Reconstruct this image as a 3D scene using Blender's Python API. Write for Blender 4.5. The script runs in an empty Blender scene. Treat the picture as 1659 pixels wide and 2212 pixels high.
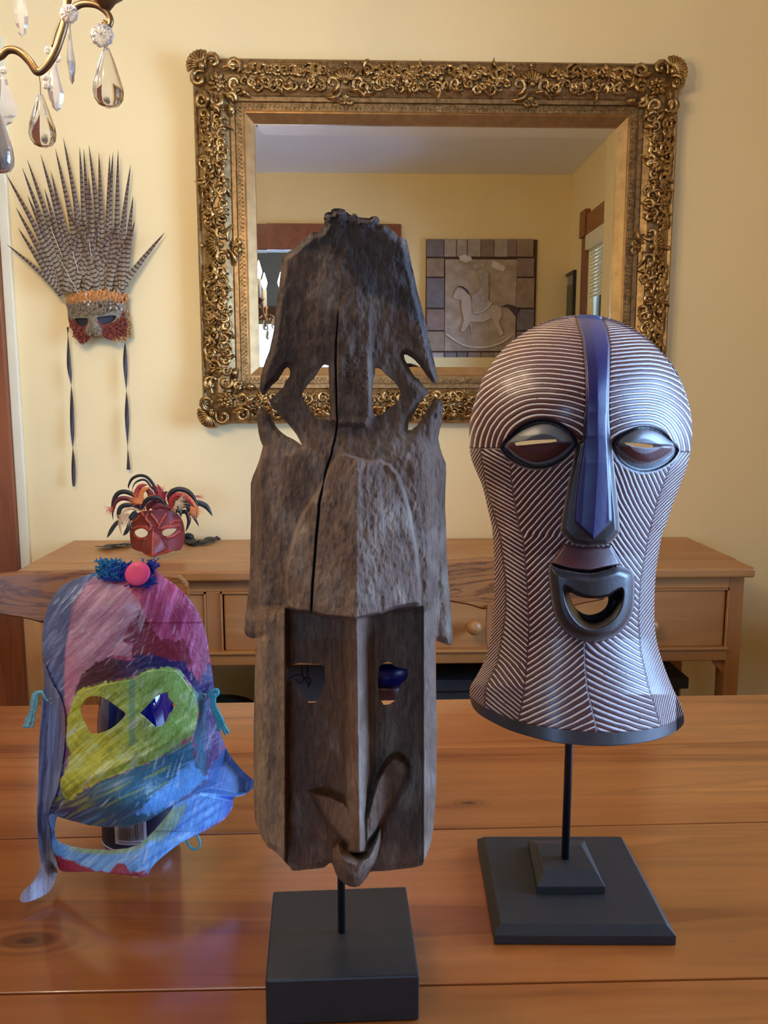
import bpy, bmesh, math, random
import numpy as np
from mathutils import Vector, Matrix
from mathutils.geometry import delaunay_2d_cdt
random.seed(7)
SC = bpy.context.scene
COL = SC.collection
R_ = math.radians

# ---------------------------------------------------------------- camera
IW, IH, F = 1659.0, 2212.0, 1780.0
PITCH, YAW, CAMZ = R_(8.18), R_(1.8), 1.27
cam = bpy.data.cameras.new('camera')
cam.sensor_fit = 'VERTICAL'; cam.sensor_height = 24.0; cam.sensor_width = 18.0
cam.lens = 24.0 * F / IH
cam.clip_start = 0.02
camo = bpy.data.objects.new('camera', cam)
camo.location = (0, 0, CAMZ)
camo.rotation_euler = (math.pi / 2 - PITCH, 0, -YAW)
COL.objects.link(camo); SC.camera = camo
CR = np.array([math.cos(YAW), -math.sin(YAW), 0.0])
CF = np.array([math.sin(YAW) * math.cos(PITCH), math.cos(YAW) * math.cos(PITCH), -math.sin(PITCH)])
CU = np.cross(CR, CF)

# ---------------------------------------------------------------- light
wd = bpy.data.worlds.new('daylight'); SC.world = wd; wd.use_nodes = True
wn = wd.node_tree.nodes['Background']
wn.inputs[0].default_value = (0.33, 0.56, 1.0, 1); wn.inputs[1].default_value = 34.0
def daylight(name, loc, rot, sx, sy):
    l = bpy.data.lights.new(name, 'AREA'); l.shape = 'RECTANGLE'; l.size = sx; l.size_y = sy
    l.cycles.is_portal = True
    o = bpy.data.objects.new(name, l); o.location = loc; o.rotation_euler = rot; COL.objects.link(o)
WIN_R = (-1.40, -0.80, 0.85, 2.36)          # side window: y0 y1 z0 z1
daylight('side_window_daylight', (1.66, -1.10, 1.6), (0, R_(90), 0), 1.5, 0.6)
daylight('side_window_daylight', (1.66, 0.875, 1.6), (0, R_(90), 0), 1.5, 1.15)
daylight('far_window_daylight', (-0.85, -5.05, 1.5), (R_(90), 0, 0), 1.3, 1.2)
SC.view_settings.view_transform = 'Standard'; SC.view_settings.look = 'None'
SC.view_settings.exposure = -0.16; SC.view_settings.gamma = 1.0
SC.view_settings.use_curve_mapping = False
SC.cycles.max_bounces = 9; SC.cycles.transparent_max_bounces = 12
SC.cycles.diffuse_bounces = 5; SC.cycles.glossy_bounces = 5; SC.cycles.transmission_bounces = 8
SC.cycles.caustics_reflective = False; SC.cycles.caustics_refractive = False
SC.cycles.sample_clamp_indirect = 4.0

YW = 2.27            # the wall behind the sideboard
TZ = 0.75            # table top
YB = -1.94           # wall behind the camera
XR = 1.62            # wall with the side window
ZC = 2.9
YM = YW - 0.03       # mirror glass plane

# ---------------------------------------------------------------- pixel helpers
def rays(px, py):
    px = np.asarray(px, float); py = np.asarray(py, float)
    a = (px - IW / 2) / F; b = (IH / 2 - py) / F
    return CF[None, :] + a[..., None] * CR + b[..., None] * CU
def PA(px, py, Y):
    d = rays(np.atleast_1d(px), np.atleast_1d(py)); t = np.asarray(Y, float) / d[:, 1]
    p = d * t[:, None]; p[:, 2] += CAMZ
    return p
def P(px, py, Y):
    return Vector(PA(px, py, Y)[0])
def PZ(px, py, z):
    d = rays(np.array([px]), np.array([py]))[0]; t = (z - CAMZ) / d[2]
    return Vector((d[0] * t, d[1] * t, z))
def PV(px, py, Y):
    """a point at depth Y seen in the mirror at this pixel"""
    v = P(px, py, 2 * YM - Y); return Vector((v.x, Y, v.z))
def ZP(pts, ox, oy, s):
    return [(ox + x / s, oy + y / s) for x, y in pts]

# ---------------------------------------------------------------- noise / polygons
def _h(ix, iy, seed):
    n = (ix.astype(np.int64) * 374761393 + iy.astype(np.int64) * 668265263 + seed * 974634777) & 0x7fffffff
    n = ((n ^ (n >> 13)) * 1274126177) & 0x7fffffff
    return ((n ^ (n >> 16)) & 0xffff) / 65535.0
def vn(x, y, seed=0):
    x = np.asarray(x, float); y = np.asarray(y, float)
    ix = np.floor(x); iy = np.floor(y); fx = x - ix; fy = y - iy
    fx = fx * fx * (3 - 2 * fx); fy = fy * fy * (3 - 2 * fy)
    a = _h(ix, iy, seed); b = _h(ix + 1, iy, seed); c = _h(ix, iy + 1, seed); d = _h(ix + 1, iy + 1, seed)
    return (a * (1 - fx) + b * fx) * (1 - fy) + (c * (1 - fx) + d * fx) * fy
def fbm(x, y, seed=0, o=3):
    s = 0; a = 0.5; t = 0
    for k in range(o):
        s = s + a * vn(x * 2 ** k, y * 2 ** k, seed + k); t += a; a *= 0.5
    return s / t
def sdist(px, py, poly, closed=True):
    """signed distance (positive inside) to a polygon"""
    px = np.asarray(px, float); py = np.asarray(py, float)
    n = len(poly); d = np.full(px.shape, 1e18); ins = np.zeros(px.shape, bool)
    for i in range(n if closed else n - 1):
        x0, y0 = poly[i]; x1, y1 = poly[(i + 1) % n]
        dx, dy = x1 - x0, y1 - y0; L = dx * dx + dy * dy + 1e-12
        t = np.clip(((px - x0) * dx + (py - y0) * dy) / L, 0, 1)
        d = np.minimum(d, (px - x0 - t * dx) ** 2 + (py - y0 - t * dy) ** 2)
        if closed and y0 != y1:
            c = (y0 > py) != (y1 > py)
            ins ^= c & (px < dx * (py - y0) / dy + x0)
    d = np.sqrt(d)
    return np.where(ins, d, -d) if closed else d
def sm(x, a, b):
    t = np.clip((x - a) / (b - a), 0, 1); return t * t * (3 - 2 * t)
def catmull(pts, k=4, closed=True):
    n = len(pts); out = []
    P_ = [np.array(p, float) for p in pts]
    for i in range(n if closed else n - 1):
        if closed: a, b, c, d = P_[i - 1], P_[i], P_[(i + 1) % n], P_[(i + 2) % n]
        else: a, b, c, d = P_[max(i - 1, 0)], P_[i], P_[i + 1], P_[min(i + 2, n - 1)]
        for j in range(k):
            t = j / k
            out.append(tuple(0.5 * ((2 * b) + (-a + c) * t + (2 * a - 5 * b + 4 * c - d) * t * t + (-a + 3 * b - 3 * c + d) * t ** 3)))
    if not closed: out.append(tuple(P_[-1]))
    return out
def resample(poly, sp):
    out = []
    n = len(poly)
    for i in range(n):
        a = np.array(poly[i], float); b = np.array(poly[(i + 1) % n], float)
        k = max(1, int(round(np.linalg.norm(b - a) / sp)))
        for j in range(k): out.append(tuple(a + (b - a) * j / k))
    return out

# ---------------------------------------------------------------- objects
def new_obj(name, me, parent=None):
    o = bpy.data.objects.new(name, me); COL.objects.link(o)
    if parent is not None:
        o.parent = parent
        o.matrix_parent_inverse = Matrix.Translation(parent_loc(parent)).inverted()
    return o
def parent_loc(p):
    v = Vector(p.location)
    if p.parent is not None: v = v.copy()
    return v
def tag(o, label=None, cat=None, group=None, kind=None):
    if label: o['label'] = label
    if cat: o['category'] = cat
    if group: o['group'] = group
    if kind: o['kind'] = kind
    return o
def thing(name, loc, label, cat, group=None):
    o = bpy.data.objects.new(name, None); COL.objects.link(o); o.location = loc
    o.empty_display_size = 0.05
    return tag(o, label, cat, group)
def mesh(name, vs, fs, m, parent=None, smooth=False, mats=None, midx=None):
    me = bpy.data.meshes.new(name)
    me.from_pydata([tuple(v) for v in vs], [], [tuple(f) for f in fs])
    for mm in (mats or [m]): me.materials.append(mm)
    if midx is not None: me.polygons.foreach_set('material_index', midx)
    if smooth: me.polygons.foreach_set('use_smooth', [True] * len(me.polygons))
    me.update()
    return new_obj(name, me, parent)

class MB:
    def __init__(s): s.v = []; s.f = []; s.sm = []; s.mi = []; s.cur = 0
    def add(s, vs, fs, smooth=False):
        b = len(s.v); s.v += [tuple(v) for v in vs]; s.f += [tuple(i + b for i in f) for f in fs]
        s.sm += [smooth] * len(fs); s.mi += [s.cur] * len(fs); return s
    def box(s, x0, x1, y0, y1, z0, z1, M=None):
        vs = [Vector((x, y, z)) for x in (x0, x1) for y in (y0, y1) for z in (z0, z1)]
        if M is not None: vs = [M @ v for v in vs]
        return s.add(vs, [(0, 1, 3, 2), (4, 6, 7, 5), (0, 4, 5, 1), (2, 3, 7, 6), (0, 2, 6, 4), (1, 5, 7, 3)])
    def tube(s, path, rad, n=8, cap=True, flat=1.0, up=None):
        path = [Vector(p) for p in path]; m = len(path)
        if not hasattr(rad, '__len__'): rad = [rad] * m
        vs = []; pu = Vector(up) if up is not None else None
        for i, p in enumerate(path):
            t = (path[min(i + 1, m - 1)] - path[max(i - 1, 0)])
            if t.length < 1e-9: t = Vector((0, 0, 1))
            t.normalize()
            if pu is None:
                pu = t.orthogonal().normalized()
            u = (pu - t * pu.dot(t))
            if u.length < 1e-6: u = t.orthogonal()
            u.normalize()
            if up is None: pu = u
            w = t.cross(u)
            for k in range(n):
                a = 2 * math.pi * k / n
                vs.append(p + (u * math.cos(a) * flat + w * math.sin(a)) * rad[i])
        fs = [(i * n + k, i * n + (k + 1) % n, (i + 1) * n + (k + 1) % n, (i + 1) * n + k) for i in range(m - 1) for k in range(n)]
        if cap: fs += [tuple(range(n))[::-1], tuple(range((m - 1) * n, m * n))]
        return s.add(vs, fs, True)
    def lathe(s, prof, c=(0, 0, 0), M=None, n=20, flatx=1.0):
        """prof: (r, z) list, axis z; closed with points at ends"""
        vs = []; c = Vector(c)
        for r, z in prof:
            for k in range(n):
                a = 2 * math.pi * k / n
                v = Vector((r * math.cos(a) * flatx, r * math.sin(a), z))
                vs.append((M @ v if M is not None else v) + c)
        m = len(prof)
        fs = [(i * n + k, i * n + (k + 1) % n, (i + 1) * n + (k + 1) % n, (i + 1) * n + k) for i in range(m - 1) for k in range(n)]
        fs += [tuple(range(n))[::-1], tuple(range((m - 1) * n, m * n))]
        return s.add(vs, fs, True)
    def ball(s, c, r, n=8, m=6, sc=(1, 1, 1)):
        vs = [Vector(c) + Vector((0, 0, -r * sc[2]))]; 
        for i in range(1, m):
            a = -math.pi / 2 + math.pi * i / m
            for k in range(n):
                b = 2 * math.pi * k / n
                vs.append(Vector(c) + Vector((math.cos(a) * math.cos(b) * r * sc[0], math.cos(a) * math.sin(b) * r * sc[1], math.sin(a) * r * sc[2])))
        vs.append(Vector(c) + Vector((0, 0, r * sc[2])))
        fs = [(0, 1 + (k + 1) % n, 1 + k) for k in range(n)]
        for i in range(m - 2):
            fs += [(1 + i * n + k, 1 + i * n + (k + 1) % n, 1 + (i + 1) * n + (k + 1) % n, 1 + (i + 1) * n + k) for k in range(n)]
        l = len(vs) - 1; b = 1 + (m - 2) * n
        fs += [(b + k, b + (k + 1) % n, l) for k in range(n)]
        return s.add(vs, fs, True)
    def prism(s, front, back):
        n = len(front)
        fs = [tuple(range(n)), tuple(range(2 * n - 1, n - 1, -1))] + [(i, (i + 1) % n + n * 0, (i + 1) % n + n, i + n)[::-1] for i in range(n)]
        return s.add(list(front) + list(back), fs)
    def build(s, name, m, parent=None, bevel=0, seg=2, mats=None):
        me = bpy.data.meshes.new(name); me.from_pydata(s.v, [], s.f)
        for mm in (mats or [m]): me.materials.append(mm)
        me.polygons.foreach_set('use_smooth', s.sm)
        me.polygons.foreach_set('material_index', s.mi)
        if bevel:
            bm = bmesh.new(); bm.from_mesh(me)
            bmesh.ops.recalc_face_normals(bm, faces=bm.faces)
            es = [e for e in bm.edges if len(e.link_faces) == 2 and e.calc_face_angle() > 0.5]
            bmesh.ops.bevel(bm, geom=es, offset=bevel, segments=seg, affect='EDGES', profile=0.5)
            bm.to_mesh(me); bm.free()
        me.update()
        return new_obj(name, me, parent)
def box(name, x0, x1, y0, y1, z0, z1, m, parent=None, bevel=0.0):
    return MB().box(x0, x1, y0, y1, z0, z1).build(name, m, parent, bevel)
def prism(name, front, back, m, parent=None, bevel=0.0):
    return MB().prism(front, back).build(name, m, parent, bevel)

# ---------------------------------------------------------------- relief: a carved body seen from the front
def relief(name, outline, holes, yf, thick, sp, m, parent=None, col=None, attrs=None, unproj=PA, back=None):
    segs = []; pts = []
    for poly in [outline] + list(holes):
        r = resample(poly, sp); b = len(pts); pts += r
        segs += [(b + i, b + (i + 1) % len(r)) for i in range(len(r))]
    xs = [p[0] for p in outline]; ys = [p[1] for p in outline]
    hx = sp; hy = sp * 0.866
    gy, gx = np.mgrid[0:int((max(ys) - min(ys)) / hy) + 1, 0:int((max(xs) - min(xs)) / hx) + 1]
    X = min(xs) + (gx + 0.5 * (gy % 2)) * hx; Y = min(ys) + gy * hy
    X = X.ravel(); Y = Y.ravel()
    d = sdist(X, Y, outline)
    k = d > sp * 0.55; X, Y = X[k], Y[k]
    for hpoly in holes:
        k = sdist(X, Y, hpoly) < -sp * 0.55; X, Y = X[k], Y[k]
    allp = pts + list(zip(X, Y))
    r = delaunay_2d_cdt([Vector(p) for p in allp], segs, [], 0, 1e-5)
    V = np.array([tuple(v) for v in r[0]]); T = np.array([f for f in r[2] if len(f) == 3], int)
    c = V[T].mean(axis=1)
    k = sdist(c[:, 0], c[:, 1], outline) > 0
    for hpoly in holes: k &= ~(sdist(c[:, 0], c[:, 1], hpoly) > 0)
    T = T[k]
    used = np.unique(T); rm = -np.ones(len(V), int); rm[used] = np.arange(len(used)); V = V[used]; T = rm[T]
    px, py = V[:, 0], V[:, 1]
    yy = yf(px, py)
    W = unproj(px, py, yy)
    a, b_, c_ = W[T[:, 0]], W[T[:, 1]], W[T[:, 2]]
    nrm = np.cross(b_ - a, c_ - a)
    vx = W[T[:, 0]] - np.array([0, 0, CAMZ])
    sgn = np.sum(nrm * vx, axis=1) if unproj is PA else -nrm[:, 1] 
    T = np.where((sgn > 0)[:, None], T[:, ::-1], T)
    Bk = W.copy()
    dirv = 1.0 if unproj is PA else -1.0
    yb_k = (back(px, py) if back is not None else yy + thick * dirv)
    Bk = PA(px, py, yb_k) if unproj is PA else Bk
    n = len(V)
    e = np.concatenate([T[:, [0, 1]], T[:, [1, 2]], T[:, [2, 0]]])
    key = e[:, 0] * n + e[:, 1]; rk = e[:, 1] * n + e[:, 0]
    bd = e[~np.isin(key, rk)]
    fs = [tuple(t) for t in T.tolist()] + [(t[2] + n, t[1] + n, t[0] + n) for t in T.tolist()]
    fs += [(q[1], q[0], q[0] + n, q[1] + n) for q in bd.tolist()]
    me = bpy.data.meshes.new(name)
    me.from_pydata(np.concatenate([W, Bk]).tolist(), [], fs)
    me.materials.append(m)
    me.polygons.foreach_set('use_smooth', [True] * (2 * len(T)) + [False] * len(bd))
    if col is not None:
        C_ = col(px, py); ca = me.color_attributes.new('paint', 'FLOAT_COLOR', 'POINT')
        cc = np.ones((2 * n, 4), np.float32); cc[:n, :3] = C_; cc[n:, :3] = C_
        ca.data.foreach_set('color', cc.ravel())
    for an, fn in (attrs or {}).items():
        at = me.attributes.new(an, 'FLOAT', 'POINT'); v = np.asarray(fn(px, py), np.float32)
        at.data.foreach_set('value', np.concatenate([v, v]))
    me.update()
    return new_obj(name, me, parent)

# ---------------------------------------------------------------- materials
def srgb(r, g, b):
    f = lambda c: c / 12.92 if c <= 0.04045 else ((c + 0.055) / 1.055) ** 2.4
    return (f(r / 255), f(g / 255), f(b / 255))
class Mt:
    def __init__(s, name):
        s.m = bpy.data.materials.new(name); s.m.use_nodes = True
        s.t = s.m.node_tree; s.b = s.t.nodes['Principled BSDF']
    def n(s, typ, **kw):
        nd = s.t.nodes.new(typ)
        for k, v in kw.items():
            if k.startswith('i_'):
                key = k[2:]; key = int(key) if key.isdigit() else key.replace('_', ' ')
                nd.inputs[key].default_value = v
            else: setattr(nd, k, v)
        return nd
    def l(s, a, b): s.t.links.new(a, b); return s
    def set(s, **kw):
        for k, v in kw.items():
            k = k.replace('_', ' ')
            if k == 'Base Color' and len(v) == 3: v = (*v, 1)
            s.b.inputs[k].default_value = v
        return s
    def coords(s, scale=(1, 1, 1), kind='Object', rnd=0.0, rot=(0, 0, 0)):
        tc = s.n('ShaderNodeTexCoord'); mp = s.n('ShaderNodeMapping')
        mp.inputs['Scale'].default_value = scale; mp.inputs['Rotation'].default_value = rot
        s.l(tc.outputs[kind], mp.inputs['Vector'])
        if rnd:
            oi = s.n('ShaderNodeObjectInfo'); mu = s.n('ShaderNodeMath', operation='MULTIPLY', i_1=rnd)
            s.l(oi.outputs['Random'], mu.inputs[0])
            cb = s.n('ShaderNodeCombineXYZ')
            for i in range(3): s.l(mu.outputs[0], cb.inputs[i])
            s.l(cb.outputs[0], mp.inputs['Location'])
        return mp.outputs[0]
    def noise(s, vec, scale=5, detail=4, rough=0.55, dist=0.0):
        n = s.n('ShaderNodeTexNoise'); n.inputs['Scale'].default_value = scale
        n.inputs['Detail'].default_value = detail; n.inputs['Roughness'].default_value = rough
        n.inputs['Distortion'].default_value = dist
        s.l(vec, n.inputs['Vector']); return n.outputs['Fac']
    def ramp(s, fac, stops):
        r = s.n('ShaderNodeValToRGB'); e = r.color_ramp.elements
        while len(e) < len(stops): e.new(0.5)
        for i, (p, c) in enumerate(stops):
            e[i].position = p; e[i].color = (*c, 1) if len(c) == 3 else c
        s.l(fac, r.inputs[0]); return r.outputs[0]
    def math(s, op, a, b=None, c=None):
        m = s.n('ShaderNodeMath', operation=op)
        for i, x in enumerate((a, b, c)):
            if x is None: continue
            if isinstance(x, (int, float)): m.inputs[i].default_value = x
            else: s.l(x, m.inputs[i])
        return m.outputs[0]
    def mix(s, fac, a, b, mode='MIX'):
        m = s.n('ShaderNodeMix', data_type='RGBA', blend_type=mode)
        for sock, x in ((m.inputs[0], fac), (m.inputs[6], a), (m.inputs[7], b)):
            if isinstance(x, (int, float)): sock.default_value = x
            elif isinstance(x, tuple): sock.default_value = (*x, 1) if len(x) == 3 else x
            else: s.l(x, sock)
        return m.outputs[2]
    def color(s, out): s.l(out, s.b.inputs['Base Color']); return s
    def bump(s, h, strength=0.3, dist=0.001):
        b = s.n('ShaderNodeBump'); b.inputs['Strength'].default_value = strength; b.inputs['Distance'].default_value = dist
        s.l(h, b.inputs['Height']); s.l(b.outputs[0], s.b.inputs['Normal']); return s
    def attr(s, name, out='Color'):
        a = s.n('ShaderNodeAttribute', attribute_name=name); return a.outputs[out]
def plain(name, c, rough=0.6, metal=0.0, var=0.12, scale=30, bump=0.0, **kw):
    M = Mt(name).set(Roughness=rough, Metallic=metal, **kw)
    f = M.noise(M.coords(), scale, 4)
    lo = tuple(x * (1 - var) for x in c); hi = tuple(min(1, x * (1 + var)) for x in c)
    M.color(M.ramp(f, [(0.3, lo), (0.7, hi)]))
    if bump: M.bump(f, bump, 0.001)
    return M.m
def wood(name, dark, mid, light, axis=0, scale=1.0, rough=0.4, coat=0.0, bump=0.15, rings=6.0, knots=False, dark_amt=0.35):
    M = Mt(name).set(Roughness=rough)
    sc = [14.0, 14.0, 14.0]; sc[axis] = 1.1
    v = M.coords(tuple(x * scale for x in sc), rnd=7.0)
    n1 = M.noise(v, 1.0, 5, 0.6, 0.6)
    sf = [60.0, 60.0, 60.0]; sf[axis] = 2.0
    v2 = M.coords(tuple(x * scale for x in sf), rnd=3.0)
    n2 = M.noise(v2, 1.6, 3, 0.6)
    bands = M.math('FRACT', M.math('MULTIPLY', n1, rings))
    bands = M.math('ABSOLUTE', M.math('SUBTRACT', bands, 0.5))
    big = M.noise(M.coords((2.2, 2.2, 2.2), rnd=5.0), 1.0, 3)
    c = M.ramp(n1, [(0.3, mid), (0.7, light)])
    c = M.mix(M.math('MULTIPLY', M.ramp(bands, [(0.0, (1, 1, 1)), (0.22, (0, 0, 0))]), dark_amt), c, dark)
    c = M.mix(M.math('MULTIPLY', n2, 0.35), c, dark)
    c = M.mix(M.ramp(big, [(0.35, (0.35, 0.35, 0.35)), (0.7, (0, 0, 0))]), c, dark)
    if knots:
        vw = M.coords((1, 1, 1))
        for (kx, ky, kr) in knots:
            mp = M.n('ShaderNodeMapping'); mp.inputs['Location'].default_value = (-kx * 0.45, -ky, 0); mp.inputs['Scale'].default_value = (0.45, 1, 0)
            M.l(vw, mp.inputs['Vector']); ln = M.n('ShaderNodeVectorMath', operation='LENGTH'); M.l(mp.outputs[0], ln.inputs[0])
            dd = M.math('ADD', ln.outputs['Value'], M.math('MULTIPLY', M.math('SUBTRACT', n1, 0.5), kr * 0.8))
            rg_ = M.math('ABSOLUTE', M.math('SUBTRACT', M.math('FRACT', M.math('MULTIPLY', dd, 3.5 / kr)), 0.5))
            k1 = M.math('MULTIPLY', M.ramp(M.math('DIVIDE', dd, kr), [(0.25, (1, 1, 1)), (1.0, (0, 0, 0))]), M.math('ADD', M.math('MULTIPLY', rg_, 1.2), 0.15))
            c = M.mix(k1, c, dark)
            c = M.mix(M.ramp(M.math('DIVIDE', dd, kr), [(0.1, (0.8, 0.8, 0.8)), (0.3, (0, 0, 0))]), c, tuple(x * 0.5 for x in dark))
    M.color(c)
    M.bump(n2, bump, 0.0006)
    if coat: M.set(Coat_Weight=coat, Coat_Roughness=0.12)
    return M.m

M_WALL = plain('wall_paint', srgb(244, 222, 166), 0.75, var=0.025, scale=3)
M_WALL2 = plain('wall_paint_far', srgb(190, 190, 205), 0.8, var=0.03, scale=3)
M_CEIL = plain('ceiling_paint', srgb(236, 235, 240), 0.85, var=0.02, scale=3)
M_CREAM = plain('cream_paint', srgb(232, 224, 190), 0.5, var=0.04, scale=8)
M_CASE = wood('casing_wood', srgb(70, 30, 12), srgb(140, 72, 34), srgb(165, 92, 48), 2, 1.0, 0.4, 0.2)
M_CASEH = wood('casing_wood_level', srgb(70, 30, 12), srgb(140, 72, 34), srgb(165, 92, 48), 1, 1.0, 0.4, 0.2)
M_TABLE = wood('table_wood', srgb(74, 32, 10), srgb(150, 78, 30), srgb(196, 120, 56), 0, 0.8, 0.22, 0.5, 0.03, rings=4, dark_amt=0.3, knots=[(-0.32, 0.735, 0.035), (0.62, 1.02, 0.012), (0.75, 0.86, 0.01), (0.14, 0.99, 0.014), (-0.75, 0.95, 0.02), (0.45, 0.75, 0.008)])
M_PINE = wood('sideboard_wood', srgb(132, 80, 38), srgb(190, 130, 70), srgb(212, 154, 90), 0, 0.8, 0.42, 0.15, 0.05, rings=3, dark_amt=0.18)
M_PINEV = wood('sideboard_wood_upright', srgb(132, 80, 38), srgb(178, 118, 62), srgb(198, 140, 80), 2, 0.8, 0.42, 0.15, 0.05, rings=3, dark_amt=0.18)
M_OAK = wood('oak_wood', srgb(72, 36, 12), srgb(150, 92, 42), srgb(176, 114, 56), 0, 1.3, 0.4, 0.2, 0.3, rings=9, dark_amt=0.8)
M_OAKV = wood('oak_wood_upright', srgb(72, 36, 12), srgb(140, 84, 38), srgb(165, 104, 50), 2, 1.3, 0.4, 0.2, 0.3, rings=9, dark_amt=0.6)
M_FLOOR = wood('floor_wood', srgb(60, 32, 14), srgb(130, 80, 40), srgb(150, 96, 52), 0, 1.0, 0.4, 0.2)
M_BLACK = plain('black_stain', srgb(28, 28, 28), 0.5, var=0.2, scale=60, bump=0.1)
M_DARK = plain('dark_grey', srgb(46, 48, 50), 0.5, var=0.15)
_g = Mt('window_glass'); _tr = _g.n('ShaderNodeBsdfTransparent'); _gl = _g.n('ShaderNodeBsdfGlossy'); _gl.inputs['Roughness'].default_value = 0.02
_fr = _g.n('ShaderNodeFresnel'); _mx = _g.n('ShaderNodeMixShader'); _g.l(_fr.outputs[0], _mx.inputs[0]); _g.l(_tr.outputs[0], _mx.inputs[1]); _g.l(_gl.outputs[0], _mx.inputs[2])
_g.l(_mx.outputs[0], _g.t.nodes['Material Output'].inputs['Surface']); M_GLASSCLEAR = _g.m

# ================================================================= the room
def setting(o, name=None): o['kind'] = 'structure'; return o
XL = -2.6
T = 0.1
floor = MB().box(XL - T, XR + T, YB - 3.3, YW + T, -0.06, -0.02).build('floor', M_FLOOR); setting(floor)
k = 0
for i in range(int((XR - XL) / 0.12) + 1):       # floorboards
    x0 = XL + i * 0.12
    box('floorboard', x0 + 0.001, min(x0 + 0.119, XR), YB - 3.2, YW, -0.02, 0.0, M_FLOOR, floor)
setting(MB().box(XL - T, XR + T, YB - 3.3, YW + T, ZC, ZC + 0.06).build('ceiling', M_CEIL))
setting(MB().box(XL - T, XR + T, YW, YW + T, 0, ZC).build('wall_back', M_WALL))
setting(MB().box(XL - T, XL, YB - 3.3, YW, 0, ZC).build('wall_left', M_WALL))
# right wall with two openings
def wall_with_holes(name, horiz, pos, t, a0, a1, holes, m):
    b = MB(); cuts = sorted(holes)
    def add(u0, u1, z0, z1):
        if u1 - u0 < 1e-4 or z1 - z0 < 1e-4: return
        if horiz: b.box(u0, u1, pos, pos + t, z0, z1)
        else: b.box(pos, pos + t, u0, u1, z0, z1)
    u = a0
    for (h0, h1, z0, z1) in cuts:
        add(u, h0, 0, ZC); add(h0, h1, 0, z0); add(h0, h1, z1, ZC); u = h1
    add(u, a1, 0, ZC)
    return setting(b.build(name, m))
WR2 = (0.30, 1.45, 0.85, 2.36)
wall_with_holes('wall_right', False, XR, T, YB - 3.3, YW, [WIN_R, WR2], M_WALL)
DR = (-1.25, 0.21, 0.0, 2.34)
wall_with_holes('wall_front', True, YB - T, T, XL, XR, [DR], M_WALL)
FW = (-1.5, -0.2, 0.85, 2.1)
wall_with_holes('wall_far', True, YB - 3.2, T, XL, XR, [FW], M_WALL2)
# doorway casing behind the camera (seen in the mirror)
dz = 2.34
d1 = thing('door_1', (0, YB, 0), 'brown wooden doorway surround seen behind, in the mirror', 'doorway'); del d1['category']; d1['kind'] = 'structure'
box('header', -1.4, 0.33, YB, YB + 0.03, dz, dz + 0.19, M_CASEH, d1, 0.004)
box('jamb', 0.21, 0.33, YB, YB + 0.025, 0, dz, M_CASE, d1, 0.004)
box('jamb', -1.37, -1.25, YB, YB + 0.025, 0, dz, M_CASE, d1, 0.004)
# far window: frame and muntins
def window(name, horiz, pos, h, sgn, blind, lab):
    u0, u1, z0, z1 = h
    w = thing(name, (pos if not horiz else 0, pos if horiz else 0, 0), lab, 'window'); del w['category']; w['kind'] = 'structure'
    def bx(n, a0, a1, z0_, z1_, p0, p1, m, bev=0.003):
        q0, q1 = sorted((pos + sgn * p0, pos + sgn * p1))
        if horiz: return box(n, a0, a1, q0, q1, z0_, z1_, m, w, bev)
        return box(n, q0, q1, a0, a1, z0_, z1_, m, w, bev)
    c = 0.11
    bx('casing', u0 - c, u0, z0 - 0.03, z1, 0, 0.025, M_CASE); bx('casing', u1, u1 + c, z0 - 0.03, z1, 0, 0.025, M_CASE)
    bx('head_casing', u0 - c - 0.01, u1 + c + 0.01, z1, z1 + 0.14, 0, 0.03, M_CASEH)
    bx('corner_block', u0 - c - 0.02, u0 + 0.01, z1 + 0.0, z1 + 0.18, 0, 0.04, M_CASE); bx('corner_block', u1 - 0.01, u1 + c + 0.02, z1, z1 + 0.18, 0, 0.04, M_CASE)
    bx('sill', u0 - c - 0.03, u1 + c + 0.03, z0 - 0.04, z0, -0.02, 0.06, M_CASEH)
    zm = (z0 + z1) / 2
    bx('stile', u0, u0 + 0.05, z0, z1, -0.07, -0.03, M_CREAM); bx('stile', u1 - 0.05, u1, z0, z1, -0.07, -0.03, M_CREAM)
    for za, zb in ((z0, z0 + 0.06), (zm - 0.025, zm + 0.025), (z1 - 0.05, z1)): bx('rail', u0 + 0.05, u1 - 0.05, za, zb, -0.07, -0.03, M_CREAM)
    if horiz: bx('mullion', (u0 + u1) / 2 - 0.03, (u0 + u1) / 2 + 0.03, z0, z1, -0.075, -0.03, M_CREAM)
    bx('pane', u0 + 0.05, u1 - 0.05, z0, z1, -0.055, -0.051, M_GLASSCLEAR, 0)
    if blind:
        bx('blind_head', u0 + 0.005, u1 - 0.005, z1 - 0.1, z1, -0.025, 0.03, M_CREAM)
        zz = z1 - 0.1
        while zz > z1 - 0.42:
            bx('blind_slat', u0 + 0.02, u1 - 0.02, zz - 0.018, zz, -0.012, -0.009, M_CREAM, 0); zz -= 0.024
    return w
window('window_1', False, XR, WIN_R, -1, True, 'tall side window with red brown casing and raised blind, seen in the mirror')
window('window_2', False, XR, WR2, -1, True, 'second tall side window nearer the sideboard wall, outside the frame')
window('window_3', True, YB - 3.1, FW, 1, False, 'bright window of the next room seen through the doorway in the mirror')

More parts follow.
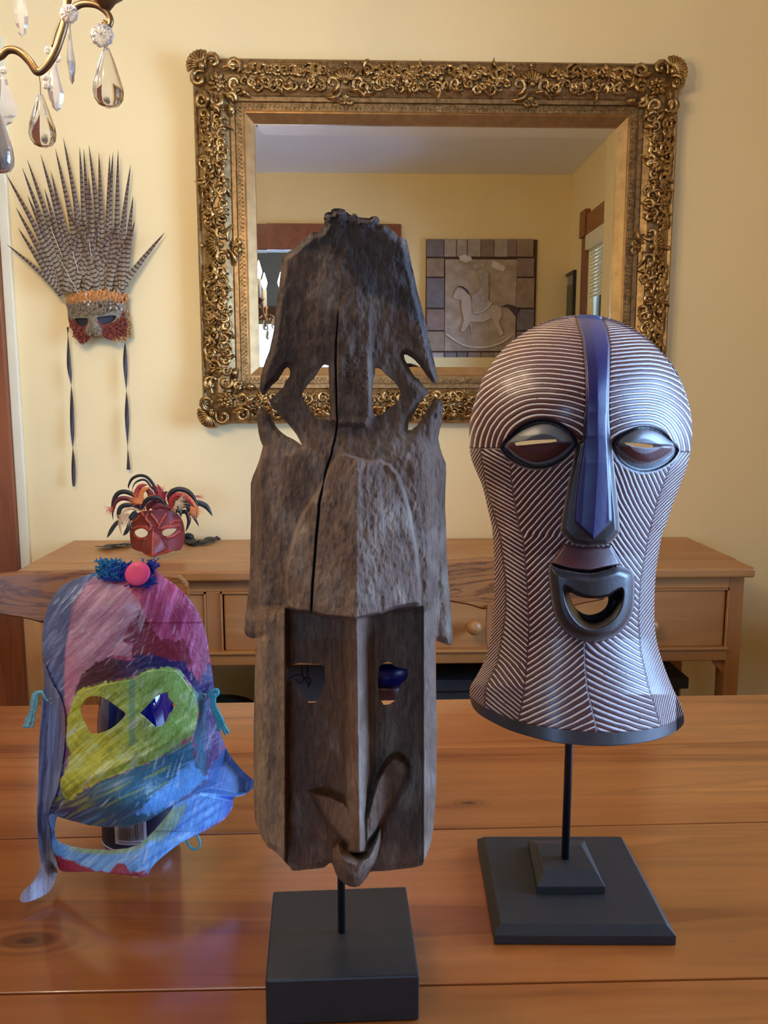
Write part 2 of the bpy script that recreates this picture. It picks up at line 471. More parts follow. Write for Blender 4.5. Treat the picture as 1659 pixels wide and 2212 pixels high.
# casing at the left edge of the back wall
c0 = P(6, 76, YW - 0.02); zt = c0.z
xr_ = P(22, 700, YW).x
dcase = thing('door_2', (xr_, YW, 0), 'brown wood door casing at the left edge', 'door'); del dcase['category']; dcase['kind'] = 'structure'
box('casing', xr_ - 0.13, xr_ - 0.008, YW - 0.03, YW, 0, zt, M_CASE, dcase, 0.003)
box('head_casing', xr_ - 1.0, xr_ - 0.13, YW - 0.03, YW, zt - 0.14, zt, M_CASEH, dcase, 0.003)
box('door_panel', xr_ - 0.95, xr_ - 0.13, YW - 0.012, YW, 0.0, zt - 0.14, M_CASE, dcase, 0.003)
trim = MB().box(xr_ - 0.008, xr_ + 0.018, YW - 0.014, YW, 0, zt + 0.0).build('trim_1', M_CREAM, None, 0.003); setting(trim)
zt2 = P(30, 318, YW).z
setting(MB().box(xr_ + 0.018, xr_ + 0.030, YW - 0.010, YW, zt2, zt + 0.0).build('trim_2', M_CREAM, None, 0.002))
for nm, a in (('baseboard_back', (xr_ + 0.02, XR, YW - 0.018, YW)),): setting(MB().box(a[0], a[1], a[2], a[3], 0, 0.16).build(nm, M_CASEH, None, 0.003))

# ================================================================= table
lines = [((0, 1525), (1659, 1500)), ((0, 1638), (1659, 1602)), ((0, 1812), (1659, 1775)), ((0, 2147), (1659, 2112))]
tb = [(PZ(*a, TZ), PZ(*b, TZ)) for a, b in lines]
def line_y(i, x):
    a, b = tb[i]; return a.y + (b.y - a.y) * (x - a.x) / (b.x - a.x)
table = thing('dining_table', (0, 0.9, 0), 'varnished reddish brown plank dining table in the foreground', 'table')
X0, X1 = -1.15, 1.15
n_front = 0.40
tx = 0.035
def ylim(i, x): return line_y(i, x) if i < 4 else line_y(3, x) - 0.30
for i in range(4):
    g = 0.0009
    f = [Vector((X0, ylim(i + 1, X0) + g, TZ)), Vector((X1, ylim(i + 1, X1) + g, TZ)), Vector((X1, ylim(i, X1) - (g if i else 0), TZ)), Vector((X0, ylim(i, X0) - (g if i else 0), TZ))]
    prism('plank', f, [v - Vector((0, 0, tx)) for v in f], M_TABLE, table, 0.0014)
for ya, yb, n in ((1.22, 1.26, 'apron'), (0.46, 0.50, 'apron')): box(n, -1.0, 1.0, ya, yb, 0.62, 0.714, M_TABLE, table, 0.002)
for xa in (-1.0, 0.96): box('apron', xa, xa + 0.04, 0.5, 1.22, 0.62, 0.714, M_TABLE, table, 0.002)
for xa in (-1.06, 0.98):
    for ya in (0.42, 1.20):
        b = MB(); b.box(xa, xa + 0.08, ya, ya + 0.08, 0.55, 0.714)
        b.lathe([(0.035, 0), (0.03, 0.05), (0.038, 0.1), (0.026, 0.14), (0.04, 0.35), (0.028, 0.5), (0.04, 0.55)], (xa + 0.04, ya + 0.04, 0))
        b.build('leg', M_TABLE, table)

# ================================================================= sideboard
SZ = 0.87
yf = PZ(829, 1232, SZ).y; 
sxl = PZ(22, 1239, SZ).x; sxr = PZ(1630, 1225, SZ).x
sb = thing('sideboard', ((sxl + sxr) / 2, YW - 0.2, 0), 'long honey pine sideboard with three drawers against the back wall', 'sideboard')
yb = YW - 0.012
nb = 4
for i in range(nb):
    a = yf + (yb - yf) * i / nb; b2 = yf + (yb - yf) * (i + 1) / nb
    MB().box(sxl, sxr, a + 0.0002, b2 - 0.0002, SZ - 0.024, SZ).build('top_board', M_PINE, sb, 0.006 if i == 0 else 0.0008, 3)
yfr = yf + 0.028
def sx(px): return P(px, 1340, yfr).x
def sz(py): return P(829, py, yfr).z
xl, xr = sx(50), sx(1603)
zr0 = sz(1434); zr1 = SZ - 0.024
for a, b2 in ((xl, sx(98)), (sx(1571), xr)):
    for ya in (yfr, yb - 0.05): box('leg', a, b2, ya, ya + 0.048, 0, zr1, M_PINEV, sb, 0.002)
    cx = b2 if a == xl else a
box('top_rail', sx(98), sx(1571), yfr, yfr + 0.022, sz(1276), zr1, M_PINE, sb, 0.002)
box('bottom_rail', sx(98), sx(1573), yfr - 0.006, yfr + 0.03, zr0, sz(1409), M_PINE, sb, 0.004)
box('rail_bead', sx(98), sx(1573), yfr - 0.012, yfr + 0.01, sz(1409), sz(1403), M_PINE, sb, 0.002)
for a, b2 in ((446, 478), (1197, 1229)): box('stile', sx(a), sx(b2), yfr, yfr + 0.022, sz(1409), sz(1276), M_PINEV, sb, 0.002)
box('side_panel', xl + 0.01, xl + 0.03, yfr + 0.048, yb - 0.05, zr0, zr1, M_PINE, sb)
box('side_panel', xr - 0.03, xr - 0.01, yfr + 0.048, yb - 0.05, zr0, zr1, M_PINE, sb)
box('back_panel', sx(98), sx(1571), yb - 0.02, yb - 0.01, zr0, zr1, M_PINE, sb)
box('under_panel', sx(98), sx(1571), yfr + 0.03, yb - 0.02, zr0 + 0.01, zr0 + 0.02, M_PINE, sb)
for xa, xb in ((98, 446), (478, 1197), (1229, 1571)):     # bead round each opening
    b = MB()
    for (p, q, r, s_) in ((xa, xb, 1276, 1279.5), (xa, xa + 3.5, 1276, 1409), (xb - 3.5, xb, 1276, 1409)):
        b.box(sx(p), sx(q), yfr - 0.004, yfr + 0.004, sz(s_), sz(r))
    b.build('cockbead', M_PINE, sb)
def drawer(a, b2, knobs):
    d = MB().box(sx(a), sx(b2), yfr + 0.002, yfr + 0.02, sz(1404), sz(1281)).build('drawer', M_PINE, sb, 0.004)
    for kx in knobs:
        k = MB().lathe([(0.0001, -0.034), (0.010, -0.033), (0.016, -0.028), (0.018, -0.021), (0.015, -0.013), (0.009, -0.007), (0.009, 0.006)], (sx(kx), yfr - 0.002, sz(1352)), Matrix.Rotation(R_(-90), 4, 'X'), 20)
        k.build('knob', M_PINE, d)
drawer(104, 441, [272]); drawer(484, 1192, [656, 1022]); drawer(1235, 1566, [1400])
for a, s_ in ((98, 1), (1571, -1)):
    x = sx(a); f = [Vector((x, yfr + 0.005, zr0)), Vector((x + s_ * 0.03, yfr + 0.005, zr0)), Vector((x + s_ * 0.018, yfr + 0.005, zr0 - 0.014)), Vector((x, yfr + 0.005, zr0 - 0.035))]
    if s_ < 0: f = f[::-1]
    prism('bracket', f[::-1], [v + Vector((0, 0.02, 0)) for v in f[::-1]], M_PINEV, sb)

# ================================================================= two oak chairs behind the table
def chair(cx_px, top_px, yc, hw, label, curled):
    s_ = 1.0
    c = P(cx_px, top_px, yc); cx, cz = c.x, c.z
    t = thing('dining_chair', (cx, yc - 0.2, 0), label, 'chair', 'oak chairs behind the table')
    top = [(-1.0, -0.013), (-0.97, -0.002), (-0.6, 0.001), (0, 0.002), (0.6, 0.001), (0.95, -0.004), (1.0, -0.02)]
    bot = [(1.0, -0.066), (0.86, -0.066), (0.74, -0.082), (0.64, -0.086), (0.52, -0.092), (0.42, -0.100), (0, -0.103), (-0.42, -0.100), (-0.52, -0.092), (-0.64, -0.086), (-0.74, -0.082), (-0.86, -0.066), (-1.0, -0.066)]
    pts = [(x * hw, z) for x, z in top + bot]
    # curved crest rail: an outline swept in y
    N = 24; b = MB(); up = [p for p in top]; 
    def edge(poly, x):
        xs = [p[0] for p in poly]
        return float(np.interp(x, xs, [p[1] for p in poly]))
    lo = sorted(bot)
    vs = []
    for i in range(N + 1):
        x = -1 + 2 * i / N; yy = yc + 0.03 * (1 - x * x)
        zt_, zb = edge(top, x), edge(lo, x)
        e = 0.004
        for (dy, z) in ((-0.011, zb + e), (-0.011, zt_ - e), (-0.007, zt_), (0.007, zt_), (0.011, zt_ - e), (0.011, zb + e), (0.007, zb), (-0.007, zb)):
            vs.append((cx + x * hw, yy + dy, cz + z))
    fs = [(i * 8 + k, (i + 1) * 8 + k, (i + 1) * 8 + (k + 1) % 8, i * 8 + (k + 1) % 8) for i in range(N) for k in range(8)]
    fs += [tuple(range(8)), tuple(range(N * 8, N * 8 + 8))[::-1]]
    b.add(vs, [f[::-1] for f in fs]); b.build('crest_rail', M_OAK, t)
    for s in (-1, 1):
        xx = cx + s * (hw - 0.013)
        b = MB(); b.tube([(xx, yc + 0.005, cz - 0.06), (xx, yc - 0.01, 0.6), (xx, yc - 0.04, 0.45), (xx, yc + 0.02, 0.0)], [0.012, 0.015, 0.018, 0.016], 10)
        b.build('rear_post', M_OAKV, t)
        b = MB(); xf = cx + s * 0.2
        b.tube([(xf, yc - 0.42, 0.43), (xf, yc - 0.42, 0.3), (xf, yc - 0.42, 0.0)], [0.02, 0.022, 0.015], 10); b.build('front_leg', M_OAKV, t)
    sp = [(0.075, 0), (0.078, -0.06), (0.072, -0.1), (0.066, -0.18), (0.05, -0.3), (0.06, -0.40)]
    b = MB(); vs = []; zs = cz - 0.09
    for w, z in sp:
        for (x, dy) in ((-w, -0.006), (w, -0.006), (w, 0.006), (-w, 0.006)): vs.append((cx + x, yc + 0.012 - 0.05 * (-z / 0.4) + dy, zs + z))
    n = len(sp); fs = [(i * 4 + k, i * 4 + (k + 1) % 4, (i + 1) * 4 + (k + 1) % 4, (i + 1) * 4 + k) for i in range(n - 1) for k in range(4)] + [(0, 1, 2, 3), tuple(range((n - 1) * 4, n * 4))[::-1]]
    b.add(vs, [f[::-1] for f in fs]); b.build('splat', M_OAKV, t)
    MB().box(cx - 0.21, cx + 0.21, yc - 0.45, yc - 0.01, 0.43, 0.455).build('seat', M_OAK, t, 0.008, 3)
    box('seat_rail', cx - 0.19, cx + 0.19, yc - 0.03, yc - 0.01, 0.38, 0.43, M_OAK, t); box('seat_rail', cx - 0.19, cx + 0.19, yc - 0.43, yc - 0.41, 0.38, 0.43, M_OAK, t)
    for s in (-1, 1): MB().tube([(cx + s * 0.19, yc - 0.42, 0.2), (cx + s * 0.18, yc - 0.0, 0.2)], 0.01, 8).build('stretcher', M_OAK, t)
    return t
chair(172, 1240, 1.56, 0.205, 'oak dining chair at the left, its crest rail behind the painted paper mask', True)
chair(1139, 1212, 1.56, 0.202, 'oak dining chair between the weathered carved mask and the striped mask', False)

# ================================================================= weathered carved mask (centre)
bz = TZ + 0.042
pb = PZ(738, 2012, bz)
YG = pb.y - 0.016
A_ = lambda pts: ZP(pts, 500, 420, 3.19)
B_ = lambda pts: ZP(pts, 500, 940, 3.19)
C_ = lambda pts: ZP(pts, 500, 1380, 3.19)
g_out = A_([(350,425),(395,395),(440,365),(470,335),(500,310),(530,285),(560,262),(590,258),(620,250),(622,240),(636,222),(640,190),(636,160),(645,130),(665,120),(684,122),(690,104),(712,96),(740,95),(765,99),(783,106),(786,118),(800,124),(812,136),(830,142),(838,130),(856,134),(870,155),(905,160),(950,163),(970,150),(992,148),(1012,158),(1021,180),(1014,200),(1003,212),(1013,222),(1034,206),(1055,208),(1080,222),(1100,240),(1128,262),(1150,290),(1170,294),(1192,300),(1208,318),(1215,345),(1228,410),(1240,480),(1262,570),(1280,660),(1305,750),(1330,850),(1355,965),(1380,1080),(1400,1160),(1416,1240),(1419,1285),(1405,1305),(1380,1290),(1350,1255),(1320,1210),(1290,1170),(1262,1140),(1235,1120),(1205,1104),(1188,1106),(1195,1138),(1220,1185),(1240,1225),(1262,1255),(1290,1275),(1325,1320),(1358,1355),(1335,1395),(1300,1430),(1275,1480),(1245,1530),(1222,1575),(1216,1622),(1240,1622),(1280,1590),(1305,1555),(1330,1515),(1355,1470),(1380,1440),(1405,1415),(1428,1410),(1452,1428),(1460,1465),(1452,1540),(1438,1610),(1425,1680),(1438,1745),(1455,1800)]) \
 + B_([(1478,195),(1479,260),(1474,380),(1472,500),(1478,620),(1481,700),(1483,800),(1488,900),(1495,1010),(1506,1110),(1516,1230),(1524,1350),(1523,1410),(1512,1450),(1490,1448),(1440,1425),(1403,1412)]) \
 + C_([(1399,30),(1403,150),(1407,300),(1412,450),(1416,600),(1414,800),(1411,1000),(1406,1110),(1398,1220),(1388,1320),(1372,1410),(1350,1480),(1315,1560),(1255,1577),(1180,1585),(1080,1598),(990,1602),(955,1605),(935,1640),(905,1680),(880,1704),(850,1712),(815,1706),(775,1686),(740,1655),(718,1615),(703,1570),(690,1545),(676,1545),(640,1575),(600,1583),(520,1590),(460,1598),(418,1597),(400,1572),(375,1545),(340,1505),(300,1468),(250,1435),(225,1395),(200,1350),(178,1295),(160,1240),(156,1120),(154,1000),(152,800),(153,600),(157,450),(160,300),(163,160),(166,60)]) \
 + B_([(170,1440),(176,1398),(205,1386),(190,1392),(150,1402),(112,1390),(92,1365),(86,1335),(95,1310),(92,1250),(104,1200),(112,1100),(124,1000),(128,900),(130,760),(134,600),(132,450),(133,330),(150,275),(172,225),(192,170),(208,110)]) \
 + A_([(216,1735),(198,1690),(186,1640),(180,1580),(174,1545),(170,1510),(182,1482),(203,1468),(235,1482),(262,1512),(285,1555),(308,1600),(340,1635),(380,1665),(420,1684),(455,1706),(485,1728),(468,1690),(445,1650),(410,1605),(372,1560),(340,1525),(308,1490),(275,1450),(260,1425),(285,1395),(325,1360),(360,1325),(372,1290),(402,1250),(405,1222),(398,1200),(385,1190),(366,1204),(345,1240),(320,1280),(285,1310),(255,1345),(226,1386),(205,1372),(195,1330),(198,1270),(215,1200),(235,1140),(260,1080),(275,1010),(290,940),(298,870),(305,800),(312,730),(325,650),(332,580),(342,500)])
# drop duplicate joint point in the fin notch
g_out = [p for i, p in enumerate(g_out) if (abs(p[0] - g_out[i - 1][0]) + abs(p[1] - g_out[i - 1][1])) > 0.8]
g_h = [A_([(612,1198),(640,1174),(668,1180),(670,1240),(673,1310),(677,1400),(680,1480),(676,1555),(655,1550),(630,1552),(598,1545),(575,1528),(555,1500),(525,1455),(500,1420),(487,1385),(500,1348),(522,1318),(545,1290),(572,1262),(592,1232)]),
       A_([(1008,1196),(988,1200),(990,1232),(980,1270),(974,1320),(969,1400),(972,1470),(980,1518),(1005,1530),(1040,1512),(1075,1482),(1110,1458),(1150,1420),(1166,1395),(1163,1360),(1150,1325),(1120,1290),(1090,1262),(1055,1232),(1030,1205)]),
       C_([(392,200),(430,175),(470,166),(540,170),(600,172),(622,182),(642,190),(640,235),(648,285),(630,330),(612,380),(596,425),(575,438),(532,440),(505,405),(480,360),(452,318),(425,296),(395,288),(385,245)]),
       C_([(1018,192),(1045,170),(1075,157),(1100,162),(1115,182),(1145,198),(1180,204),(1213,212),(1216,250),(1200,280),(1168,308),(1155,345),(1148,385),(1120,430),(1085,452),(1048,454),(1028,420),(1014,370),(1008,300),(1012,240)])]
g_dome = B_([(378,1190),(372,1050),(378,930),(405,800),(440,660),(490,540),(540,470),(590,400),(640,300),(690,200),(740,130),(790,128),(860,150),(930,170),(1010,165),(1090,200),(1150,270),(1190,380),(1225,500),(1250,640),(1275,790),(1292,950),(1305,1080),(1290,1160),(1200,1175),(1110,1200),(1030,1235),(940,1250),(850,1272),(760,1262),(640,1250),(540,1222),(450,1215)])
g_mL = C_([(520,1040),(590,1040),(690,1062),(800,1110),(890,1250),(890,1480),(830,1470),(780,1430),(690,1330),(600,1200)])
g_mR = C_([(975,960),(1040,850),(1090,798),(1150,788),(1215,830),(1244,880),(1235,960),(1170,1080),(1100,1190),(1040,1290),(1000,1370),(940,1450),(890,1480),(890,1250)])
g_chin = C_([(690,1440),(740,1400),(800,1450),(860,1480),(920,1460),(985,1370),(1030,1290),(1032,1400),(1010,1500),(955,1605),(905,1680),(850,1712),(775,1686),(718,1615),(690,1530)])
g_crack = A_([(735,790),(732,900),(722,1000),(718,1150),(722,1300),(726,1450),(730,1560),(722,1640),(705,1720)]) + B_([(695,90),(690,130),(655,230),(640,310),(605,470),(600,560),(585,700),(575,850),(560,1020),(550,1225)])
g_col = A_([(672,1100),(720,1010),(850,980),(960,1090),(975,1300),(975,1540),(930,1600),(720,1600),(680,1560)])
def g_depth(px, py):
    zb = lambda y: 940 + y / 3.19; zc = lambda y: 1380 + y / 3.19; zx = lambda x: 500 + x / 3.19
    dout = sdist(px, py, g_out)
    d = np.zeros_like(px)
    # plate: gently crowned, thin at the edges
    d += 0.006 * sm(dout, 0, 14)
    plate = py < 800
    d += (1 - sm(py, 740, 840)) * 0.012 * np.exp(-((px - 735) / 90.0) ** 2) * sm(py, 480, 700)
    d += 0.012 * sm(sdist(px, py, g_col), -4, 10) * sm(py, 735, 830)
    rb = sm(px, zx(725), zx(735)) * sm(-px, -zx(975), -zx(945)); d += 0.004 * rb * sm(py, 640, 700) * sm(-py, -905, -880)
    # body: a swell from the shoulders down
    body = sm(py, 880, 1010)
    cx = 760
    d += body * 0.016 * np.clip(1 - (np.abs(px - cx) / 225.0) ** 2, 0, 1)
    low = sm(py, zb(1195), zb(1290))
    # dome with a central ridge
    sd = sdist(px, py, g_dome)
    t = np.clip((py - zb(150)) / (zb(1250) - zb(150)), 0, 1)
    ridge = zx(865) + 0 * px
    wl = np.interp(py, [zb(130), zb(470), zb(700), zb(1190)], [zx(700), zx(520), zx(430), zx(375)])
    wr = np.interp(py, [zb(130), zb(380), zb(800), zb(1150)], [zx(960), zx(1190), zx(1275), zx(1300)])
    u = np.where(px < ridge, np.clip((px - wl) / np.maximum(ridge - wl, 1), 0, 1), np.clip((wr - px) / np.maximum(wr - ridge, 1), 0, 1))
    h = (0.012 + 0.040 * t)
    prof = np.where(px < ridge, 0.45 + 0.55 * u ** 0.9, 0.30 + 0.70 * u ** 1.05)
    dome = (0.010 + h * prof) * sm(sd, -3, 5)
    d += dome
    # lower face
    face = sm(py, zb(1170), zb(1230)) * (1 - sm(sd, -3, 3))
    xl0, xl1 = zx(160), zx(372); xr0, xr1 = zx(1316), zx(1412)
    ribL = np.clip((px - xl0) / (xl1 - xl0), 0, 1); ribR = np.clip((xr1 - px) / (xr1 - xr0), 0, 1)
    inL = sm(px, zx(366), zx(382)); inR = sm(-px, -zx(1324), -zx(1312))
    ribs = np.where(px < 700, (0.022 * ribL ** 0.6 + 0.004 * np.sin(ribL * 6)) * (1 - inL), 0.030 * ribR ** 0.8 * (1 - inR))
    floor_ = -0.014 * inL * inR
    nx = np.interp(py, [zb(1270), zc(600), zc(1450)], [zx(862), zx(872), zx(882)])
    dx = px - nx
    nose = np.where(dx < 0, np.interp(-dx, [0, 4, 20, 34, 75], [0.066, 0.064, 0.050, 0.018, 0.0]), np.interp(dx, [0, 3, 26, 38, 60], [0.066, 0.062, 0.024, 0.008, 0.0]))
    nose = nose * (0.92 + 0.08 * sm(py, zb(1270), zc(900))) * sm(-py, -zc(1500), -zc(1460))
    fl = ribs + floor_ + nose * inL * inR
    mL = sm(sdist(px, py, g_mL), -3, 13) * (0.010 + 0.040 * np.clip((px - zx(520)) / (zx(870) - zx(520)), 0, 1) + 0.006 * sm(py, zc(1050), zc(1400)))
    mR = sm(sdist(px, py, g_mR), -3, 15) * (0.016 + 0.036 * np.clip((zx(1240) - px) / (zx(1240) - zx(890)), 0, 1) * sm(py, zc(700), zc(1000)))
    fl = np.maximum(fl, floor_ + np.maximum(mL, mR))
    ch = 0.012 + 0.034 * np.sqrt(np.clip(sdist(px, py, g_chin) / 24, 0, 1))
    ch = np.where(sdist(px, py, g_chin) > 0, ch, -1)
    fl = np.where(nose > 0.05, fl, np.maximum(fl, ch))
    d = d + face * fl
    # lower edge falls back
    # side fins fold back below the shoulders
    fin = body * (1 - low * 0)
    d -= fin * (0.008 * sm(-px, -zx(420), -zx(200)) * (1 - low) + 0.012 * sm(-px, -zx(215), -zx(150)) * (1 - sm(py, zb(1420), zb(1460))))
    d -= fin * (0.006 * sm(px, zx(1240), zx(1400)) * (1 - low) + 0.014 * sm(px, zx(1340), zx(1440)) * (1 - sm(py, zb(1450), zb(1480))))
    # crack and adze marks
    ck = sdist(px, py, g_crack, closed=False)
    wdt = np.interp(py, [640, 820, 940, 1100, 1300], [0.6, 0.9, 1.2, 2.2, 2.2])
    d -= 0.012 * (1 - sm(ck, wdt * 0.5, wdt + 0.8)) * sm(py, 660, 700)
    d += 0.0040 * (fbm(px / 16, py / 34, 3) - 0.5) + 0.0016 * (fbm(px / 5, py / 10, 9) - 0.5)
    lum = (px > zx(740)) & (px < zx(950)) & (py > 420 + 1080 / 3.19) & (py < 420 + 1450 / 3.19)
    d += np.where(lum, 0.0030 * (fbm(px / 5, py / 5, 21) - 0.5), 0) * sm(py, 740, 790) * sm(px, 735, 745) * sm(-px, -798, -788)
    top = 1 - sm(py, 470, 500)
    d += top * 0.006 * (fbm(px / 10, py / 6, 33) - 0.5)
    return YG - d * 1.0
def g_color(px, py):
    base = np.array(srgb(124, 96, 76))[None, :]; pale = np.array(srgb(168, 148, 128))[None, :]
    dark = np.array(srgb(62, 50, 48))[None, :]; black = np.array(srgb(44, 40, 42))[None, :]
    red = np.array(srgb(122, 76, 46))[None, :]
    n = fbm(px / 40, py / 80, 5)[:, None]; n2 = fbm(px / 5, py / 14, 6)[:, None]
    c = base * (0.75 + 0.5 * n2) + (pale - base) * np.clip((n - 0.5) * 2.2, 0, 0.7)
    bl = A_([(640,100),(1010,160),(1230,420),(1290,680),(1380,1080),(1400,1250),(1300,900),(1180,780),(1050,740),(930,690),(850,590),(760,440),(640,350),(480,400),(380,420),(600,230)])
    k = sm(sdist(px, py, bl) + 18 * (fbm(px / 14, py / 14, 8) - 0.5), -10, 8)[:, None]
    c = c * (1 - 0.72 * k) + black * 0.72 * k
    lf = A_([(350,600),(420,700),(460,900),(430,1150),(380,1200),(230,1390),(190,1350),(280,950)])
    k = sm(sdist(px, py, lf), -16, 12)[:, None]; c = c * (1 - 0.55 * k) + dark * 0.55 * k
    rd = C_([(380,0),(860,0),(890,1480),(700,1560),(420,1590),(390,1200)])
    k = sm(sdist(px, py, rd), -3, 3)[:, None] * (0.75 - 0.5 * n2); k = np.clip(k, 0, 1)
    c = c * (1 - k) + red * k
    rib_lit = (sm(px, 550, 556) * sm(-px, -618, -610) * sm(py, 1300, 1400) * (0.35 + 0.5 * n2[:, 0]))[:, None]; c = c * (1 - rib_lit) + np.array(srgb(176, 142, 104))[None, :] * rib_lit  # left rib painted paler tan, the light on it put into the colour
    pt = A_([(540,420),(690,390),(720,520),(700,700),(690,940),(640,960),(600,700)])
    k = sm(sdist(px, py, pt) + 20 * (fbm(px / 8, py / 8, 18) - 0.5), -4, 8)[:, None] * 0.35; c = c * (1 - k) + pale * k
    ck = sdist(px, py, g_crack, closed=False)
    k = ((1 - sm(ck, 0.8, 2.6)) * sm(py, 660, 700))[:, None]
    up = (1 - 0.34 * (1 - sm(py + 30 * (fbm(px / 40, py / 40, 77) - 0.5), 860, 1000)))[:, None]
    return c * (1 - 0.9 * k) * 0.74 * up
Mw = Mt('weathered_wood').set(Roughness=0.85)
cat_ = Mw.attr('paint'); fine = Mw.noise(Mw.coords((300, 300, 60)), 1.0, 5, 0.7); med = Mw.noise(Mw.coords((70, 70, 25)), 1.0, 5, 0.65)
col_ = Mw.mix(1.0, cat_, Mw.ramp(fine, [(0.25, (0.45, 0.45, 0.45)), (0.5, (1, 1, 1)), (0.8, (1.5, 1.45, 1.4))]), 'MULTIPLY')
col_ = Mw.mix(1.0, col_, Mw.ramp(med, [(0.3, (0.75, 0.72, 0.7)), (0.6, (1.1, 1.1, 1.1))]), 'MULTIPLY')
Mw.color(col_)
Mw.bump(Mw.math('ADD', Mw.math('MULTIPLY', fine, 0.6), med), 0.9, 0.0035)
M_WEATHER = Mw.m
bz = TZ + 0.042
gb = thing('carved_mask_stand', tuple(PZ(740, 2020, TZ)), 'square black wooden block stand with a thin pole under the weathered carved mask', 'stand')
cs = [PZ(573, 2118, bz), PZ(906, 2107, bz), PZ(877, 1914, bz), PZ(590, 1925, bz)]
prism('block', cs, [Vector((v.x, v.y, TZ + 0.0004)) for v in cs], M_BLACK, gb, 0.0018)
pb = PZ(738, 2012, bz)
MB().tube([pb - Vector((0, 0, 0.004)), pb + Vector((0, 0, 0.19))], 0.0034, 14).build('pole', plain('black_metal', srgb(26, 27, 32), 0.35, 0.4, var=0.1), gb)
pt = thing('carved_wood_mask', (pb.x, YG, bz + 0.08), 'tall weathered grey-brown carved wooden mask with horned crest and cracked brow', 'mask')
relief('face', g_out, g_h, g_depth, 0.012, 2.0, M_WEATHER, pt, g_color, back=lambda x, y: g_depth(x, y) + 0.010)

# ================================================================= striped mask (right)
D_ = lambda pts: ZP(pts, 980, 660, 3.072)
E_ = lambda pts: ZP(pts, 980, 1140, 3.072)
k_out = D_([(900,60),(1000,75),(1100,105),(1200,155),(1300,230),(1400,330),(1480,440),(1540,580),(1575,720),(1583,850),(1570,980),(1545,1080),(1500,1200),(1450,1330),(1410,1450)]) + E_([(1385,40),(1355,200),(1338,350),(1332,500),(1335,650),(1352,770),(1390,900),(1448,1050),(1505,1170),(1528,1245),(1520,1310),(1440,1372),(1300,1418),(1100,1445),(930,1447),(700,1430),(500,1385),(350,1335),(200,1258),(130,1195),(108,1120),(110,1055),(150,985),(200,890),(235,780),(256,650),(268,500),(271,350),(268,200),(256,20)]) + D_([(250,1450),(222,1330),(190,1200),(145,1090),(112,1000),(103,880),(110,760),(140,640),(190,500),(270,360),(370,250),(480,170),(600,110),(720,75),(820,62)])
k_out = catmull(k_out, 4)
k_strip = D_([(812,60),(850,52),(930,50),(975,70),(1012,150),(1032,260),(1030,400),(1025,600),(1022,800),(1026,1000),(1035,1200),(1043,1430),(985,1490),(925,1545),(865,1490),(805,1435),(812,1300),(838,1100),(862,950),(880,800),(885,600),(880,430),(860,220)])
k_nose = D_([(868,700),(1030,700),(1038,900),(1056,1000),(1075,1200),(1095,1400),(1100,1500),(1065,1545),(1020,1582),(900,1592),(800,1580),(755,1545),(712,1492),(728,1380),(760,1200),(792,1050),(818,920),(862,880)])
k_eL = catmull(D_([(318,930),(400,832),(500,768),(620,752),(735,798),(818,885),(800,950),(720,1030),(610,1078),(500,1080),(400,1040),(335,985)]), 3)
k_iL = catmull(D_([(343,925),(430,842),(540,792),(640,785),(735,830),(800,895),(752,965),(650,1030),(540,1050),(440,1015),(375,965)]), 3)
k_eR = catmull(D_([(1046,915),(1100,860),(1200,812),(1300,802),(1400,842),(1462,920),(1495,965),(1440,1042),(1340,1096),(1230,1105),(1130,1062),(1075,1000)]), 3)
k_iR = catmull(D_([(1078,908),(1160,842),(1250,812),(1350,832),(1430,892),(1466,950),(1400,1010),(1300,1050),(1200,1040),(1120,985)]), 3)
k_sL = D_([(403,912),(440,903),(520,894),(600,890),(680,888),(684,902),(630,910),(540,918),(470,926),(415,928)])
k_sR = D_([(1132,910),(1180,909),(1240,914),(1322,926),(1326,943),(1270,944),(1200,936),(1148,922)])
k_lip = E_([(735,108),(850,128),(1000,128),(1042,118),(1080,180),(1115,248),(1010,268),(900,292),(780,280),(635,240),(685,175)])
k_ring = catmull(E_([(632,252),(700,268),(780,284),(900,300),(1010,275),(1080,256),(1140,268),(1192,308),(1198,420),(1190,540),(1150,635),(1070,712),(955,755),(850,745),(745,690),(675,580),(645,430)]), 3)
k_ringi = catmull(E_([(738,392),(800,425),(860,450),(930,464),(1020,450),(1112,405),(1115,490),(1085,570),(1020,635),(930,668),(850,645),(785,575),(745,480)]), 3)
k_mh = catmull(E_([(768,432),(820,452),(870,466),(930,470),(980,468),(1024,458),(1018,510),(985,550),(930,574),(880,576),(830,552),(792,505)]), 3)
YK = 0.815
ko = np.array(k_out); 
def rowspan(ys):
    L = np.full(ys.shape, np.nan); Rr = np.full(ys.shape, np.nan)
    yy = np.arange(680, 1616, 2.0); l = []; r = []
    for y in yy:
        xs = []
        for i in range(len(ko)):
            (x0, y0), (x1, y1) = ko[i], ko[(i + 1) % len(ko)]
            if (y0 > y) != (y1 > y): xs.append(x0 + (y - y0) / (y1 - y0) * (x1 - x0))
        l.append(min(xs) if xs else np.nan); r.append(max(xs) if xs else np.nan)
    l = np.array(l); r = np.array(r); ok = ~np.isnan(l)
    return np.interp(ys, yy[ok], l[ok]), np.interp(ys, yy[ok], r[ok])
def k_side(py, x):   # y limit to avoid bottom curve shrinking the span
    return np.minimum(py, 1500)
